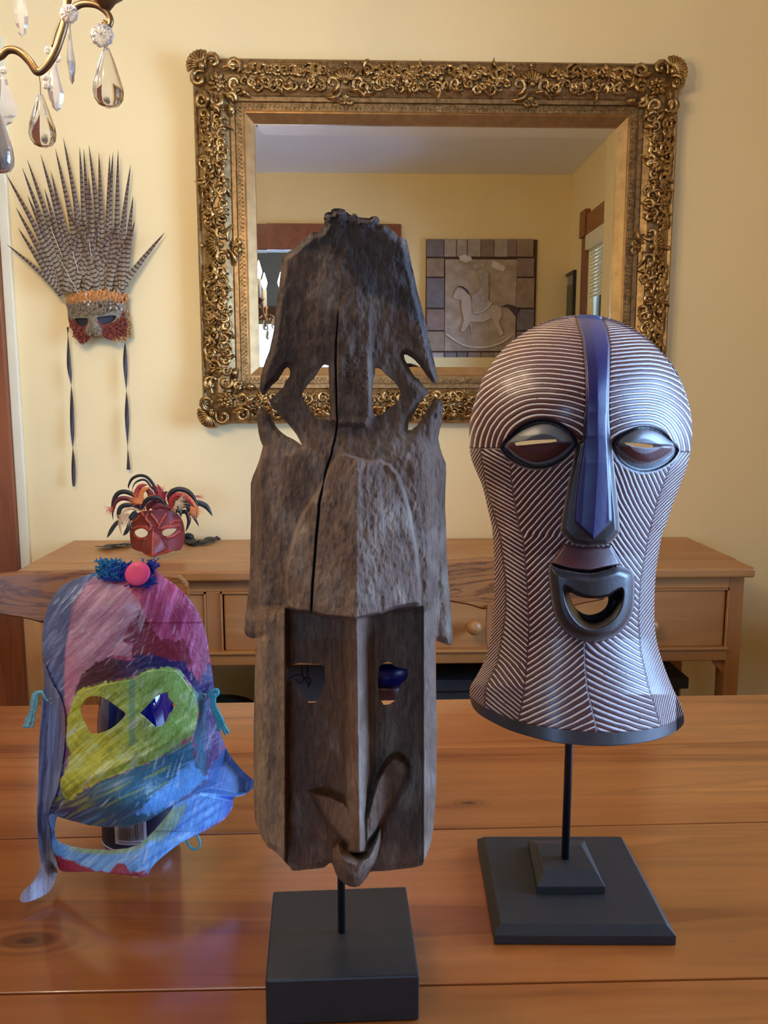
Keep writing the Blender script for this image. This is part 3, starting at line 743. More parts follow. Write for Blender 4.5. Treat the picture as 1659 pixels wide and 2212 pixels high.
def k_body(px, py):
    yy = np.clip(py, 940, 1500)
    l, r = rowspan(yy); c = (l + r) / 2; w = (r - l) / 2
    tx = (px - c) / w; ty = np.clip(940 - py, 0, None) / 254.0
    t2 = np.clip(tx ** 2 + ty ** 2, 0, 1)
    amp = np.interp(py, [690, 940, 1200, 1380, 1560, 1610], [0.105, 0.105, 0.078, 0.080, 0.098, 0.102])
    return amp * np.sqrt(1 - t2 * 0.985)
def k_depth(px, py):
    d = k_body(px, py)
    do = sdist(px, py, k_out)
    # brow swell / cheeks hollow
    d += 0.010 * np.exp(-((py - 850) / 90) ** 2) * np.exp(-((px - 1257) / 150) ** 2)
    sn = sdist(px, py, k_nose)
    hn = np.interp(py, [888, 930, 1000, 1150, 1175], [0.0, 0.005, 0.014, 0.028, 0.030])
    d += hn * sm(sn, -1, 9) * (1 - 0.0)
    ss = sdist(px, py, k_strip)
    cxs = np.interp(py, [680, 800, 1000, 1160], [1272, 1291, 1291, 1281])
    d += sm(ss, -1.5, 3) * (0.0035 + 0.0025 * (1 - np.clip(np.abs(px - cxs) / 26, 0, 1)))
    for e, i_, sl in ((k_eL, k_iL, 958), (k_eR, k_iR, 962)):
        se = sdist(px, py, e); si = sdist(px, py, i_)
        d += -0.006 * sm(se, -1, 6) + (0.013 * np.sqrt(np.clip(si / 22, 0, 1)))
        lid = sm(si, 0, 3) * (1 - sm(py, sl - 4, sl + 3)); d += 0.004 * lid
    sl_ = sdist(px, py, k_lip); d += sm(sl_, -1, 4) * np.interp(py, [1175, 1230], [0.004, 0.020])
    sr = sdist(px, py, k_ring); si = sdist(px, py, k_ringi)
    ring = np.clip(sr / 20, 0, 1)
    d += np.where(sr > 0, 0.012 * sm(sr, 0, 2) + 0.024 * np.sqrt(np.clip(1 - (1 - ring) ** 2, 0, 1)), 0)
    d -= 0.040 * sm(si, -4, 16)
    return YK - d
k_rimline = E_([(60,1060),(108,1118),(150,1158),(200,1190),(350,1260),(500,1305),(700,1338),(900,1356),(1100,1358),(1250,1345),(1380,1322),(1460,1290),(1530,1238),(1560,1220)])
rl = np.array(k_rimline)
def k_zone(px, py):   # 0 plain, 1 striped
    z = np.ones_like(px)
    z *= 1 - sm(sdist(px, py, k_strip), -5, -3)
    z *= 1 - sm(sdist(px, py, k_nose), -3, -1)
    for e in (k_eL, k_eR): z *= 1 - sm(sdist(px, py, e), -4, -2)
    z *= 1 - sm(sdist(px, py, k_lip), -3, -1); z *= 1 - sm(sdist(px, py, k_ring), -3, -1)
    z *= sm(np.interp(px, rl[:, 0], rl[:, 1]) - py, 0, 3)
    return z
def seam(tab): 
    t = np.array(tab); return lambda y: np.interp(y, t[:, 1], t[:, 0])
S1 = seam(D_([(175,600),(178,965),(215,1200)]) + E_([(310,60),(345,350),(345,560),(320,730),(290,900),(215,1050),(205,1180)]))
S2 = seam(D_([(372,1060),(395,1250),(440,1500)]) + E_([(460,60),(490,400),(500,700),(485,900),(465,1100),(430,1280)]))
SC_ = seam(D_([(925,600),(925,1500)]) + E_([(870,700),(872,900),(890,1080),(950,1330)]))
S3 = seam(D_([(1440,1060),(1350,1300),(1300,1500)]) + E_([(1290,60),(1240,350),(1225,600),(1240,820),(1290,1050),(1375,1320)]))
S4 = seam(D_([(1560,980),(1500,1200),(1420,1400)]) + E_([(1380,60),(1345,350),(1335,600),(1400,900),(1500,1150),(1540,1300)]))
def k_phase(px, py):
    s1, s2, sc, s3, s4 = S1(py), S2(py), SC_(py), S3(py), S4(py)
    low = np.where(px < s1, (py + (px - s1) * 1.35) / 8.6,
          np.where(px < s2, (py - (px - s1) * np.interp(py, [1000, 1200, 1500], [0.62, 0.70, 0.80])) / 10.2,
          np.where(px < sc, (py + (px - s2) * np.interp(py, [1000, 1250, 1420, 1560], [0.95, 0.92, 0.72, 0.42])) / 13.6,
          np.where(px < s3, (py - (px - s3) * np.interp(py, [1000, 1250, 1420, 1560], [1.25, 1.05, 0.55, 0.34]) * 1.0) / 13.0,
                   (py + (px - s3) * np.interp(py, [1000, 1400, 1560], [1.3, 1.5, 2.2])) / 9.6))))
    left = px < 1284
    cx = np.where(left, 1168, 1396)
    ax = np.where(left, np.where(px < 1168, 0.95, 0.62), np.where(px > 1396, 1.1, 0.62))
    r = np.sqrt(((px - cx) * ax) ** 2 + (py - 975) ** 2)
    up = 292 * np.arcsin(np.clip(r / 292, 0, 0.995)) / 12.4
    return np.where(py < np.where(left, 968, 976), up, low)
def k_seams(px, py):
    z = np.ones_like(px)
    for f, y0 in ((S1, 975), (S2, 1010), (SC_, 1380), (S3, 1010)):
        z *= np.where(py > y0, sm(np.abs(px - f(py)), 0.6, 2.4), 1)
    return z * np.where((px < 1120) | (px > 1440), sm(np.abs(py - np.where(px < 1284, 968, 976)), 0.5, 2.0), 1)
def k_color(px, py):
    mar = np.array(srgb(74, 28, 27)); blk = np.array(srgb(32, 27, 28)); blue = np.array(srgb(15, 18, 88)); gry = np.array(srgb(84, 82, 84))
    wht = np.array(srgb(190, 180, 180)); dm = np.array(srgb(80, 36, 38))
    n = fbm(px / 10, py / 10, 31)[:, None]
    c = np.repeat(mar[None, :], len(px), 0) * (0.8 + 0.4 * n)
    # worn dusty crown and hem
    def lay(k, cc): 
        nonlocal c; k = k[:, None]; c = c * (1 - k) + np.asarray(cc)[None, :] * k
    lay(0.25 * sm(-py, -860, -720) * (0.4 + fbm(px / 12, py / 7, 2)), srgb(150, 110, 100))
    lay(0.25 * sm(py, 1380, 1500) * (0.4 + fbm(px / 12, py / 7, 2)), srgb(120, 96, 92))
    for e, i_, sl, s_ in ((k_eL, k_iL, 957, k_sL), (k_eR, k_iR, 961, k_sR)):
        lay(sm(sdist(px, py, e), -2, 1), blk)
        si = sdist(px, py, i_)
        lay(sm(si, -0.5, 1), np.array(srgb(92, 92, 94)))
        lay(sm(si, -0.5, 1) * sm(py, sl, sl + 2), dm)
        lay((1 - sm(np.abs(si - 1), 1.2, 3.4)) * sm(py, sl - 6, sl + 10) * (0.35 + 0.5 * fbm(px / 4, py / 4, 12)), wht)
    lay(sm(sdist(px, py, k_nose), -2, 0.5), blk)
    lay((1 - sm(np.abs(sdist(px, py, k_nose) - 0), 0.8, 2.4)) * 0.55 * sm(py, 960, 1000), srgb(180, 150, 130))
    lay(sm(sdist(px, py, k_strip), -1.2, 0.2), blue)
    lay(sm(sdist(px, py, k_strip), -1.2, 0.2) * (1 - sm(py, 690, 790)) * 0.45, srgb(120, 118, 150))
    st = sdist(px, py, k_strip); lay((1 - sm(np.abs(st), 0.6, 2.0)) * 0.5, srgb(60, 40, 40))
    lay(sm(sdist(px, py, k_lip), -2, 0), srgb(78, 38, 42))
    lay(sm(sdist(px, py, k_ring), -1, 1), blk)
    lay((1 - sm(np.abs(sdist(px, py, k_ring) - 1), 0.6, 2.4)) * 0.5 * fbm(px / 5, py / 5, 14), wht)
    lay(sm(py - np.interp(px, rl[:, 0], rl[:, 1]), -1, 1), srgb(48, 46, 48))
    return c
Mk = Mt('striped_lacquer').set(Roughness=0.42, Coat_Weight=0.15, Coat_Roughness=0.25)
pc = Mk.attr('paint'); ph = Mk.attr('phase', 'Fac'); zn = Mk.attr('zone', 'Fac')
wob = Mk.noise(Mk.coords((60, 60, 60)), 1.0, 3); ph2 = Mk.math('ADD', ph, Mk.math('MULTIPLY', Mk.math('SUBTRACT', wob, 0.5), 0.30))
tri = Mk.math('ABSOLUTE', Mk.math('SUBTRACT', Mk.math('FRACT', ph2), 0.5))     # 0..0.5
line = Mk.ramp(tri, [(0.11, (1, 1, 1)), (0.17, (0, 0, 0))])
chip = Mk.ramp(Mk.noise(Mk.coords((260, 260, 260)), 1.0, 4, 0.6), [(0.30, (0.25, 0.25, 0.25)), (0.40, (1, 1, 1))])
fac = Mk.math('MULTIPLY', Mk.math('MULTIPLY', line, zn), chip)
sc2 = Mk.noise(Mk.coords((150, 150, 150)), 1.0, 4)
Mk.color(Mk.mix(fac, Mk.mix(0.25, pc, Mk.mix(1.0, pc, sc2, 'MULTIPLY')), (*srgb(206, 192, 182),)))
hgt = Mk.math('MULTIPLY', Mk.ramp(tri, [(0.1, (0, 0, 0)), (0.3, (1, 1, 1))]), zn)
Mk.bump(Mk.math('ADD', hgt, Mk.math('MULTIPLY', sc2, 0.25)), 0.8, 0.0012)
M_STRIPE = Mk.m
kb = [PZ(1068, 2041, TZ), PZ(1461, 2043, TZ)]
h1, h1b = 0.010, 0.018
def quad_at(pts, z): return [PZ(x, y, z) for x, y in pts]
ks = thing('striped_mask_stand', tuple(PZ(1230, 1900, TZ)), 'wide black stepped base with a black pole, standing below the maroon striped mask', 'stand')
q0 = quad_at([(1068, 2020), (1461, 2022), (1346, 1812), (1031, 1812)], TZ + h1)
q1 = quad_at([(1082, 1993), (1440, 1996), (1341, 1807), (1047, 1807)], TZ + h1b)
qb = [Vector((v.x, v.y, TZ + 0.0004)) for v in q0]
def tier(name, qs, parent):
    b = MB(); vs = [v for q in qs for v in q]; n = len(qs)
    fs = [(0, 1, 2, 3)[::-1], tuple(range(4 * n - 4, 4 * n))] + [(i * 4 + k, i * 4 + (k + 1) % 4, (i + 1) * 4 + (k + 1) % 4, (i + 1) * 4 + k) for i in range(n - 1) for k in range(4)]
    return b.add(vs, fs).build(name, M_BLACK, parent, 0.0006)
M_BLACK2 = M_BLACK
tier('base_plate', [qb, q0, q1], ks)
t0 = TZ + h1b
s0 = quad_at([(1160, 1931), (1307, 1931), (1262, 1830), (1140, 1830)], t0 - 0.0002)
s1 = [Vector((v.x, v.y, t0 + 0.008)) for v in s0]
s2 = quad_at([(1176, 1880), (1287, 1880), (1255, 1825), (1162, 1822)], t0 + 0.017)
tier('upper_block', [s0, s1, s2], ks)
pk = PZ(1221, 1853, t0 + 0.017)
pr = MB().tube([pk - Vector((0, 0, 0.003)), pk + Vector((0.0, 0, 0.26))], 0.0042, 14).build('pole', plain('black_pole', srgb(24, 24, 30), 0.35, 0.4, var=0.1), ks)
YK = pk.y + 0.012
kt = thing('striped_mask', (pk.x, YK, TZ + 0.15), 'maroon oval mask covered in fine white engraved stripes with a blue nose ridge', 'mask')
relief('face', k_out, [k_sL, k_sR, k_mh], k_depth, 0.012, 1.9, M_STRIPE, kt, k_color, {'phase': k_phase, 'zone': lambda x, y: k_zone(x, y) * k_seams(x, y)}, back=lambda x, y: k_depth(x, y) + 0.012)

# ================================================================= painted paper mask (left) on a blue bottle
G_ = lambda pts: ZP(pts, 0, 1180, 2.764)
YP = 0.845
p_out = G_([(300,330),(370,240),(430,205),(500,178),(560,160),(640,140),(700,118),(760,102),(820,102),(880,128),(940,158),(1020,210),(1110,290),(1180,390),(1230,520),(1255,680),(1272,780),(1285,900),(1300,1050),(1340,1180),(1390,1270),(1450,1340),(1490,1375),(1515,1402),(1512,1445),(1450,1488),(1395,1502),(1388,1560),(1340,1630),(1270,1675),(1200,1712),(1080,1772),(1000,1830),(930,1890),(895,1935),(870,1972),(750,1962),(560,1942),(400,1945),(352,1925),(335,1870),(300,1820),(285,1740),(280,1640),(300,1560),(330,1480),(345,1400),(370,1330),(378,1200),(384,1050),(370,960),(330,880),(278,800),(256,690),(250,580),(262,450)])
p_out = catmull(p_out, 3)
p_eL = catmull(G_([(488,955),(508,918),(540,898),(600,898),(660,930),(710,968),(748,1003),(705,1055),(650,1095),(585,1118),(540,1112),(512,1060),(484,1000)]), 3)
p_eR = G_([(836,996),(870,962),(900,930),(930,900),(965,880),(1000,872),(1006,905),(1025,928),(1047,948),(1030,978),(1010,1002),(990,1045),(965,1075),(930,1078),(895,1045),(865,1018)])
p_m = G_([(340,1613),(430,1640),(540,1668),(640,1677),(760,1674),(860,1648),(940,1605),(1000,1563),(1036,1545),(1010,1590),(970,1640),(920,1695),(870,1745),(820,1783),(760,1803),(660,1811),(520,1806),(420,1790),(355,1768),(330,1735),(326,1690),(332,1650)])
strk = lambda x, y, ang, a, b_, seed: fbm((x * math.cos(ang) + y * math.sin(ang)) / a, (-x * math.sin(ang) + y * math.cos(ang)) / b_, seed, 3)
f_pink = G_([(520,235),(620,215),(740,232),(800,290),(840,350),(855,400),(850,440),(785,470),(745,520),(740,560),(790,600),(795,665),(680,650),(560,700),(480,780),(450,860),(430,960),(385,1050),(350,1000),(370,800),(385,620),(420,450),(460,330)])
f_mar = G_([(780,455),(840,410),(900,460),(960,560),(1100,560),(1150,700),(1000,680),(930,760),(880,680),(790,660),(790,600),(735,560)])
f_band = G_([(445,870),(480,780),(560,705),(640,660),(700,665),(740,690),(850,645),(1000,672),(1100,690),(1150,760),(1185,822),(1250,700),(1280,790),(1290,950),(1190,1000),(1180,900),(1120,800),(1060,760),(850,760),(700,800),(520,850),(440,960)])
f_face = G_([(500,850),(600,818),(700,800),(790,785),(870,735),(960,725),(1060,735),(1100,780),(1150,850),(1185,900),(1188,1000),(1175,1090),(1120,1150),(1000,1230),(900,1290),(780,1330),(640,1390),(500,1450),(430,1545),(400,1520),(360,1470),(355,1400),(395,1330),(415,1250),(390,1150),(405,1000),(440,900)])
f_teal = G_([(400,1520),(500,1450),(640,1390),(780,1330),(900,1290),(1000,1230),(1150,1150),(1175,1280),(1240,1380),(1150,1470),(1060,1530),(1000,1580),(940,1620),(760,1685),(540,1680),(340,1625),(300,1560),(345,1480)])
f_lb = G_([(1150,1290),(1245,1380),(1060,1530),(920,1600),(820,1600),(900,1500),(1040,1380)])
f_hairR = G_([(1175,880),(1300,850),(1345,1180),(1250,1390),(1170,1290),(1160,1100),(1190,1000)])
f_flap = G_([(1250,1330),(1345,1200),(1530,1400),(1500,1500),(1390,1520),(1200,1480),(1060,1540),(1240,1390)])
f_chin = G_([(260,1600),(330,1600),(330,1740),(420,1790),(660,1815),(820,1785),(940,1680),(1040,1540),(1200,1470),(1400,1490),(1390,1600),(1200,1720),(1000,1840),(870,1990),(350,1960),(280,1850)])
f_red = G_([(280,1840),(400,1860),(440,1880),(560,1930),(650,1950),(700,1900),(740,1890),(780,1950),(880,1930),(880,2000),(340,1980)])
def p_depth(px, py):
    cx = 285.0 + (py - 1500) * 0.03
    t = (px - cx) / 190.0
    d = 0.050 * (1 - np.clip(np.abs(t), 0, 1.3) ** 2)
    d -= 0.045 * np.clip((1330 - py) / 130.0, 0, 1) ** 2         # crown folds back
    d += 0.010 * sm(sdist(px, py, f_face), -2, 5) * (1 - sm(sdist(px, py, f_teal), -20, 0)) 
    mz = np.exp(-((px - 245) / 95) ** 2 - ((py - 1730) / 60) ** 2)
    d += 0.030 * mz * (py < 1795)
    lip = sm(sdist(px, py, f_chin), -1, 3); d = d * 1.0 - 0.004 * lip + 0.016 * lip * sm(py, 1790, 1900)
    d -= 0.020 * sm(sdist(px, py, f_flap), -2, 20)
    sx_ = 306 + (py - 1260) * 0.0; 
    d += 0.002 * sm(np.where(py < 1345, px - np.interp(py, [1260, 1300, 1330, 1345], [272, 293, 305, 310]), -5), -1, 1)
    d += 0.0007 * (strk(px, py, 1.0, 4, 30, 5) - 0.5) + 0.004 * (fbm(px / 70, py / 70, 44) - 0.5)
    return YP - d
def p_color(px, py):
    c = np.repeat(np.array(srgb(168, 62, 98))[None, :], len(px), 0)
    def lay(k, cc):
        nonlocal c; k = np.clip(k, 0, 1)[:, None]; c = c * (1 - k) + np.asarray(cc).reshape(-1, 3) * k
    rg = lambda poly, e=3.0, s=10, seed=1: sm(sdist(px, py, poly) + (fbm(px / s, py / s, seed) - 0.5) * 14, -e, e)
    q = strk(px, py, 0.25, 9, 75, 11)
    lay(sm(q, 0.5, 0.75) * 0.6, srgb(205, 120, 165)); lay(sm(-q, -0.45, -0.3) * 0.6, srgb(128, 30, 66))
    lay(sm(-px, -320, -285) * (1 - sm(py, 1300, 1400)) * 0.55, srgb(215, 90, 84)); lay(sm(-px, -250, -225) * 0.8, srgb(128, 96, 128))
    hair = sm(-px, -np.interp(py, [1230, 1260, 1310, 1400, 1480, 1560], [240, 190, 160, 145, 142, 140]), -np.interp(py, [1230, 1260, 1310, 1400, 1480, 1560], [228, 180, 150, 136, 134, 134]))
    lay(sm(sdist(px, py, f_pink), -2, 3), srgb(184, 134, 152)); fp = sm(sdist(px, py, f_pink), -2, 3)
    q = strk(px, py, 0.75, 9, 80, 13); lay(fp * sm(q, 0.52, 0.78) * 0.7, srgb(214, 170, 182)); lay(fp * sm(-q, -0.46, -0.28) * 0.5, srgb(138, 84, 116))
    lay(fp * sm(py, 1330, 1480) * sm(-px, -190, -160) * 0.55, srgb(196, 110, 132))
    lay(sm(sdist(px, py, f_mar) + 16 * (fbm(px / 9, py / 9, 3) - 0.5), -2, 2), srgb(122, 30, 50))
    qh = strk(px, py, 0.55, 5, 70, 15)
    lay(hair, srgb(76, 90, 132)); lay(hair * sm(qh, 0.5, 0.75) * 0.6, srgb(140, 155, 190)); lay(hair * sm(-qh, -0.45, -0.3) * 0.5, srgb(48, 52, 92))
    fb = rg(f_band, 2, 8, 6); t = sm(px, 230, 330)
    mixc = np.array(srgb(70, 24, 40))[None, :] * (1 - t[:, None]) + np.array(srgb(34, 22, 90))[None, :] * t[:, None]
    lay(fb, mixc); q = strk(px, py, 1.25, 4, 50, 17); lay(fb * sm(q, 0.58, 0.78) * 0.5, srgb(110, 60, 110))
    ff = sm(sdist(px, py, f_face) + 8 * (vn(px / 6, py / 9, 7) - 0.5), -2, 2)
    t = sm(px + (1560 - py) * 0.5, 190, 360)
    yc = np.array(srgb(186, 184, 56))[None, :] * (1 - t[:, None]) + np.array(srgb(140, 182, 92))[None, :] * t[:, None]
    lay(ff, yc)
    q = strk(px + 14 * fbm(px / 40, py / 40, 61), py + 14 * fbm(px / 40, py / 40, 62), 0.9, 8, 60, 19) * 0.65 + strk(px, py, 2.4, 9, 46, 23) * 0.35
    lay(ff * sm(q, 0.52, 0.74) * 0.75, srgb(200, 216, 140)); lay(ff * sm(-q, -0.46, -0.32) * 0.6, srgb(112, 130, 36))
    lay(ff * (1 - sm(np.abs(px - 285), 4, 9)) * (py < 1610) * 0.55, srgb(60, 130, 120))
    ft = sm(sdist(px, py, f_teal) + 16 * (fbm(px / 20, py / 5, 8) - 0.5), -2, 2)
    t = sm(px, 150, 260); tc = np.array(srgb(40, 44, 84))[None, :] * (1 - t[:, None]) + np.array(srgb(34, 94, 118))[None, :] * t[:, None]
    lay(ft, tc); q = strk(px, py, 1.1, 8, 90, 25)
    lay(ft * sm(q, 0.55, 0.78) * 0.7, srgb(96, 140, 170)); lay(ft * sm(-q, -0.40, -0.26) * 0.6, srgb(140, 150, 60)); lay(ft * sm(-np.abs(q - 0.5), -0.03, -0.0) * 0.4, srgb(20, 40, 70))
    lay(sm(sdist(px, py, f_lb) + 16 * (fbm(px / 8, py / 8, 9) - 0.5), -3, 3) * 0.85, srgb(98, 160, 224))
    fh = rg(f_hairR, 2, 9, 10); lay(fh, srgb(78, 40, 96)); lay(fh * sm(-px, -455, -435), srgb(60, 112, 136)); lay(fh * sm(strk(px, py, 0.1, 4, 40, 27), 0.55, 0.75) * 0.5, srgb(120, 140, 180))
    fl = rg(f_flap, 2, 9, 12); lay(fl, srgb(64, 104, 158)); lay(fl * sm(px, 470, 540) * 0.7, srgb(120, 140, 170)); lay(fl * sm(strk(px, py, 1.2, 5, 40, 28), 0.52, 0.75) * 0.4, srgb(130, 150, 200))
    fc = sm(sdist(px, py, f_chin), -1, 2); lay(fc, srgb(104, 158, 214))
    q = strk(px, py, 1.0, 9, 50, 29); lay(fc * sm(q, 0.52, 0.76) * 0.6, srgb(150, 192, 232)); lay(fc * sm(-q, -0.44, -0.28) * 0.6, srgb(58, 104, 180))
    dm = sdist(px, py, p_m)
    lay(fc * (1 - sm(-dm, 6, 14)) * sm(px, 130, 180) * (py > 1750) * 0.8, srgb(146, 166, 82))
    gr = G_([(880,1750),(960,1660),(1040,1560),(1120,1540),(1060,1660),(960,1760)]); lay(sm(sdist(px, py, gr), -6, 4) * 0.7, srgb(150, 172, 112))
    lay(fc * sm(px, 455, 500) * 0.8, srgb(30, 60, 150)); lay(fc * sm(px, 400, 440) * sm(py + px * 0.6, 2050, 2062) * 0.6, srgb(130, 60, 100))
    lay(sm(sdist(px, py, f_red) + 10 * (fbm(px / 10, py / 10, 30) - 0.5), -2, 3), srgb(150, 38, 60))
    a = np.where(px > 300, 0.25, 0.8); fs_ = np.where(px > 300, strk(px, py, 0.25, 2.6, 48, 51), strk(px, py, 0.85, 2.6, 48, 52))
    c = c * (0.62 + 0.76 * fs_)[:, None]
    ws = np.where(px > 300, strk(px, py, 0.3, 4.5, 70, 71), strk(px + 10 * fbm(px / 30, py / 30, 73), py, 0.8, 4.5, 55, 72)); k = (sm(ws, 0.62, 0.80) * 0.42 * sm(fbm(px / 26, py / 26, 91), 0.42, 0.62))[:, None]; c = c + (np.array([[0.75, 0.75, 0.8]]) - c) * k
    return c
Mp = Mt('painted_paper').set(Roughness=0.38, Coat_Weight=0.2, Coat_Roughness=0.2)
pc = Mp.attr('paint'); g = Mp.noise(Mp.coords((240, 240, 240)), 1.0, 4); Mp.color(Mp.mix(0.25, pc, Mp.mix(1.0, pc, g, 'OVERLAY')))
Mp.bump(Mp.noise(Mp.coords((260, 60, 130), rot=(0, 0.7, 0)), 1.0, 5, 0.6), 0.7, 0.0015)
M_PAINT = Mp.m
pm = thing('painted_paper_mask', (P(290, 1800, 0.84).x, 0.82, TZ), 'child-painted paper mask with green face, pink dome and blue hair strips propped on a bottle', 'mask')
relief('face', p_out, [p_eL, p_eR, p_m], p_depth, 0.0012, 2.0, M_PAINT, pm, p_color)
# long blue-grey hair strip down the left
h_out = catmull(G_([(256,700),(262,800),(250,950),(235,1150),(228,1400),(220,1600),(226,1750),(240,1880),(232,1930),(200,2000),(140,2055),(120,2095),(125,2122),(160,2126),(230,2102),(295,2060),(335,1985),(343,1930),(335,1870),(302,1800),(300,1700),(285,1640),(300,1560),(335,1480),(360,1380),(385,1200),(392,1050),(380,960),(350,880),(310,810),(275,720)]), 3)
def hd(px, py):
    base = p_depth(px, np.minimum(py, 1790)); t = np.clip((px - 90) / 60.0, -0.4, 1)
    fall = np.interp(py, [1190, 1240, 1500, 1700, 1820, 1950], [0.880, 0.862, 0.862, 0.850, 0.822, 0.790])
    edge = np.interp(py, [1190, 1260, 1300, 1560], [0.875, 0.84, 0.838, 0.842])
    y = fall - 0.012 * t + 0.006 * t * t
    lim = p_depth(px, py) + 0.0015
    inside = sdist(px, py, p_out) > -6
    return np.where(inside, np.minimum(np.maximum(y, lim - 0.012), lim - 0.0035) if False else lim - 0.005, np.minimum(y, 0.9))
def hc(px, py):
    q = strk(px, py, np.pi * 0.02, 4, 80, 15) if True else 0
    a = np.interp(py, [1250, 1330, 1700, 1880], [0, 0, 0.2, 1])[:, None]
    c = np.array(srgb(84, 98, 138))[None, :] * (1 - a) + np.array(srgb(150, 142, 150))[None, :] * a
    k = (sm(q, 0.5, 0.75) * 0.55)[:, None]; c = c * (1 - k) + np.array(srgb(146, 158, 190))[None, :] * k
    k = (sm(-q, -0.45, -0.3) * 0.5)[:, None]; c = c * (1 - k) + np.array(srgb(52, 50, 84))[None, :] * k
    k = (sm(px, 128, 142) * sm(py, 1420, 1480) * (1 - sm(py, 1560, 1640)) * 0.8)[:, None]; c = c * (1 - k) + np.array(srgb(140, 70, 90))[None, :] * k
    return c
def hd2(px, py):
    lim = p_depth(px, py) - 0.004
    w = sm(sdist(px, py, p_out), -30, 2)
    fall = np.interp(py, [1190, 1300, 1500, 1700, 1820, 1950], [0.875, 0.852, 0.850, 0.842, 0.820, 0.7885]) + 0.006 * np.sin((px - 80) / 22.0)
    return fall * (1 - w) + lim * w
relief('hair_strip', h_out, [], hd2, 0.0010, 2.2, M_PAINT, pm, hc)
# yarn ties, crown tuft
Mn = lambda n, c: plain(n, c, 0.9, var=0.25, scale=300, bump=0.4)
M_YARN = Mn('teal_yarn', srgb(70, 165, 185)); M_YARNP = Mn('pale_teal_yarn', srgb(120, 180, 180)); M_TUFT = Mn('blue_yarn', srgb(34, 60, 150)); M_TUFT2 = Mn('teal_blue_yarn', srgb(40, 120, 165))
M_PINKP = plain('pink_paint', srgb(220, 60, 110), 0.5)
def pxpath(pts, Y, dy=None):
    n = len(pts); return [P(x, y, Y if dy is None else Y + dy[i]) for i, (x, y) in enumerate(pts)]
def yarn(name, pts, Y, r, m, parent, loose=0, seed=0):
    rnd = random.Random(seed); b = MB(); c = catmull(pts, 5, False)
    b.tube(pxpath(c, Y), r, 7)
    for k in range(loose):
        o = [(rnd.uniform(-1, 1) * 2, rnd.uniform(-1, 1) * 1.5) for _ in pts]
        b.tube(pxpath(catmull([(x + a * (1 + i * 0.6), y + c2) for i, ((x, y), (a, c2)) in enumerate(zip(pts, o))], 4, False), Y), r * 0.55, 5)
    return b.build(name, m, parent)
y0 = 0.832
yarn('yarn_tie', G_([(300,930),(275,905),(262,880),(235,870),(212,890),(205,930),(195,985),(180,1040),(165,1080)]), y0 + 0.02, 0.0018, M_YARNP, pm, 14, 1)
yarn('yarn_tie', G_([(1235,890),(1265,870),(1290,855),(1300,880),(1270,905),(1240,890)]), y0 - 0.002, 0.0018, M_YARN, pm, 2, 2)
for k, e in enumerate([(1310,1100),(1345,1125),(1368,1115),(1330,1060)]):
    yarn('yarn_tail', G_([(1285,880),(1262 + 8 * k,950),(1290 + 12 * k,1030),e]), y0 - 0.004 - 0.001 * k, 0.0013, M_YARN, pm, 2, 5 + k)
yarn('yarn_loop', G_([(1112,1745),(1130,1790),(1165,1810),(1192,1790),(1190,1750),(1178,1725)]), y0 - 0.012, 0.0012, M_YARN, pm, 0, 9)
for q in ((112, 1512), (441, 1502)):
    c = P(q[0], q[1], y0 - (0.0 if q[0] < 200 else 0.012)); b = MB(); b.tube([c + Vector((math.cos(a) * 0.0022, -0.003, math.sin(a) * 0.003)) for a in np.linspace(0, 6.28, 12)], 0.0005, 5); b.build('eyelet', plain('eyelet_metal', srgb(170, 160, 150), 0.3, 0.9), pm)
def tuft(name, cpx, cpy, wpx, hpx, Y, n, m, parent, seed, up=0.5, rr=0.0005):
    rnd = random.Random(seed); b = MB()
    for k in range(n):
        x = cpx + rnd.uniform(-wpx, wpx); y = cpy + rnd.uniform(-hpx, hpx); a = rnd.uniform(-3.14, 3.14); L = rnd.uniform(8, 22); pts = []
        ph = rnd.uniform(0, 6)
        for j in range(5):
            pts.append((x + math.cos(a) * L * j / 4 + 3 * math.sin(ph + j * 1.6), y + math.sin(a) * L * 0.5 * j / 4 - up * j * 2 + 2 * math.cos(ph + j * 1.9)))
        b.tube(pxpath(pts, Y + rnd.uniform(-0.006, 0.006)), rr, 4, False)
    o = b.build(name, m, parent); o['kind'] = 'stuff'; return o
yt = P(280, 1240, 0.84).y
tuft('yarn_tuft', 268, 1240, 36, 14, 0.812, 420, M_TUFT, pm, 3, 0.6, 0.0008)
tuft('yarn_tuft', 236, 1236, 18, 16, 0.812, 260, M_TUFT2, pm, 4, 1.2, 0.0008)
tuft('yarn_tuft', 305, 1256, 22, 10, 0.806, 220, M_TUFT, pm, 6, 0.2, 0.0007)
tuft('yarn_tuft', 322, 1230, 9, 10, 0.815, 90, M_TUFT, pm, 8, 1.4, 0.0005)
b = MB(); b.lathe([(0.0002, 0), (0.006, 0.0004), (0.0115, -0.0005), (0.0125, -0.002), (0.011, -0.003)], P(296, 1238, 0.797), Matrix.Rotation(R_(62), 4, 'X'), 20); b.build('crown_disc', M_PINKP, pm)

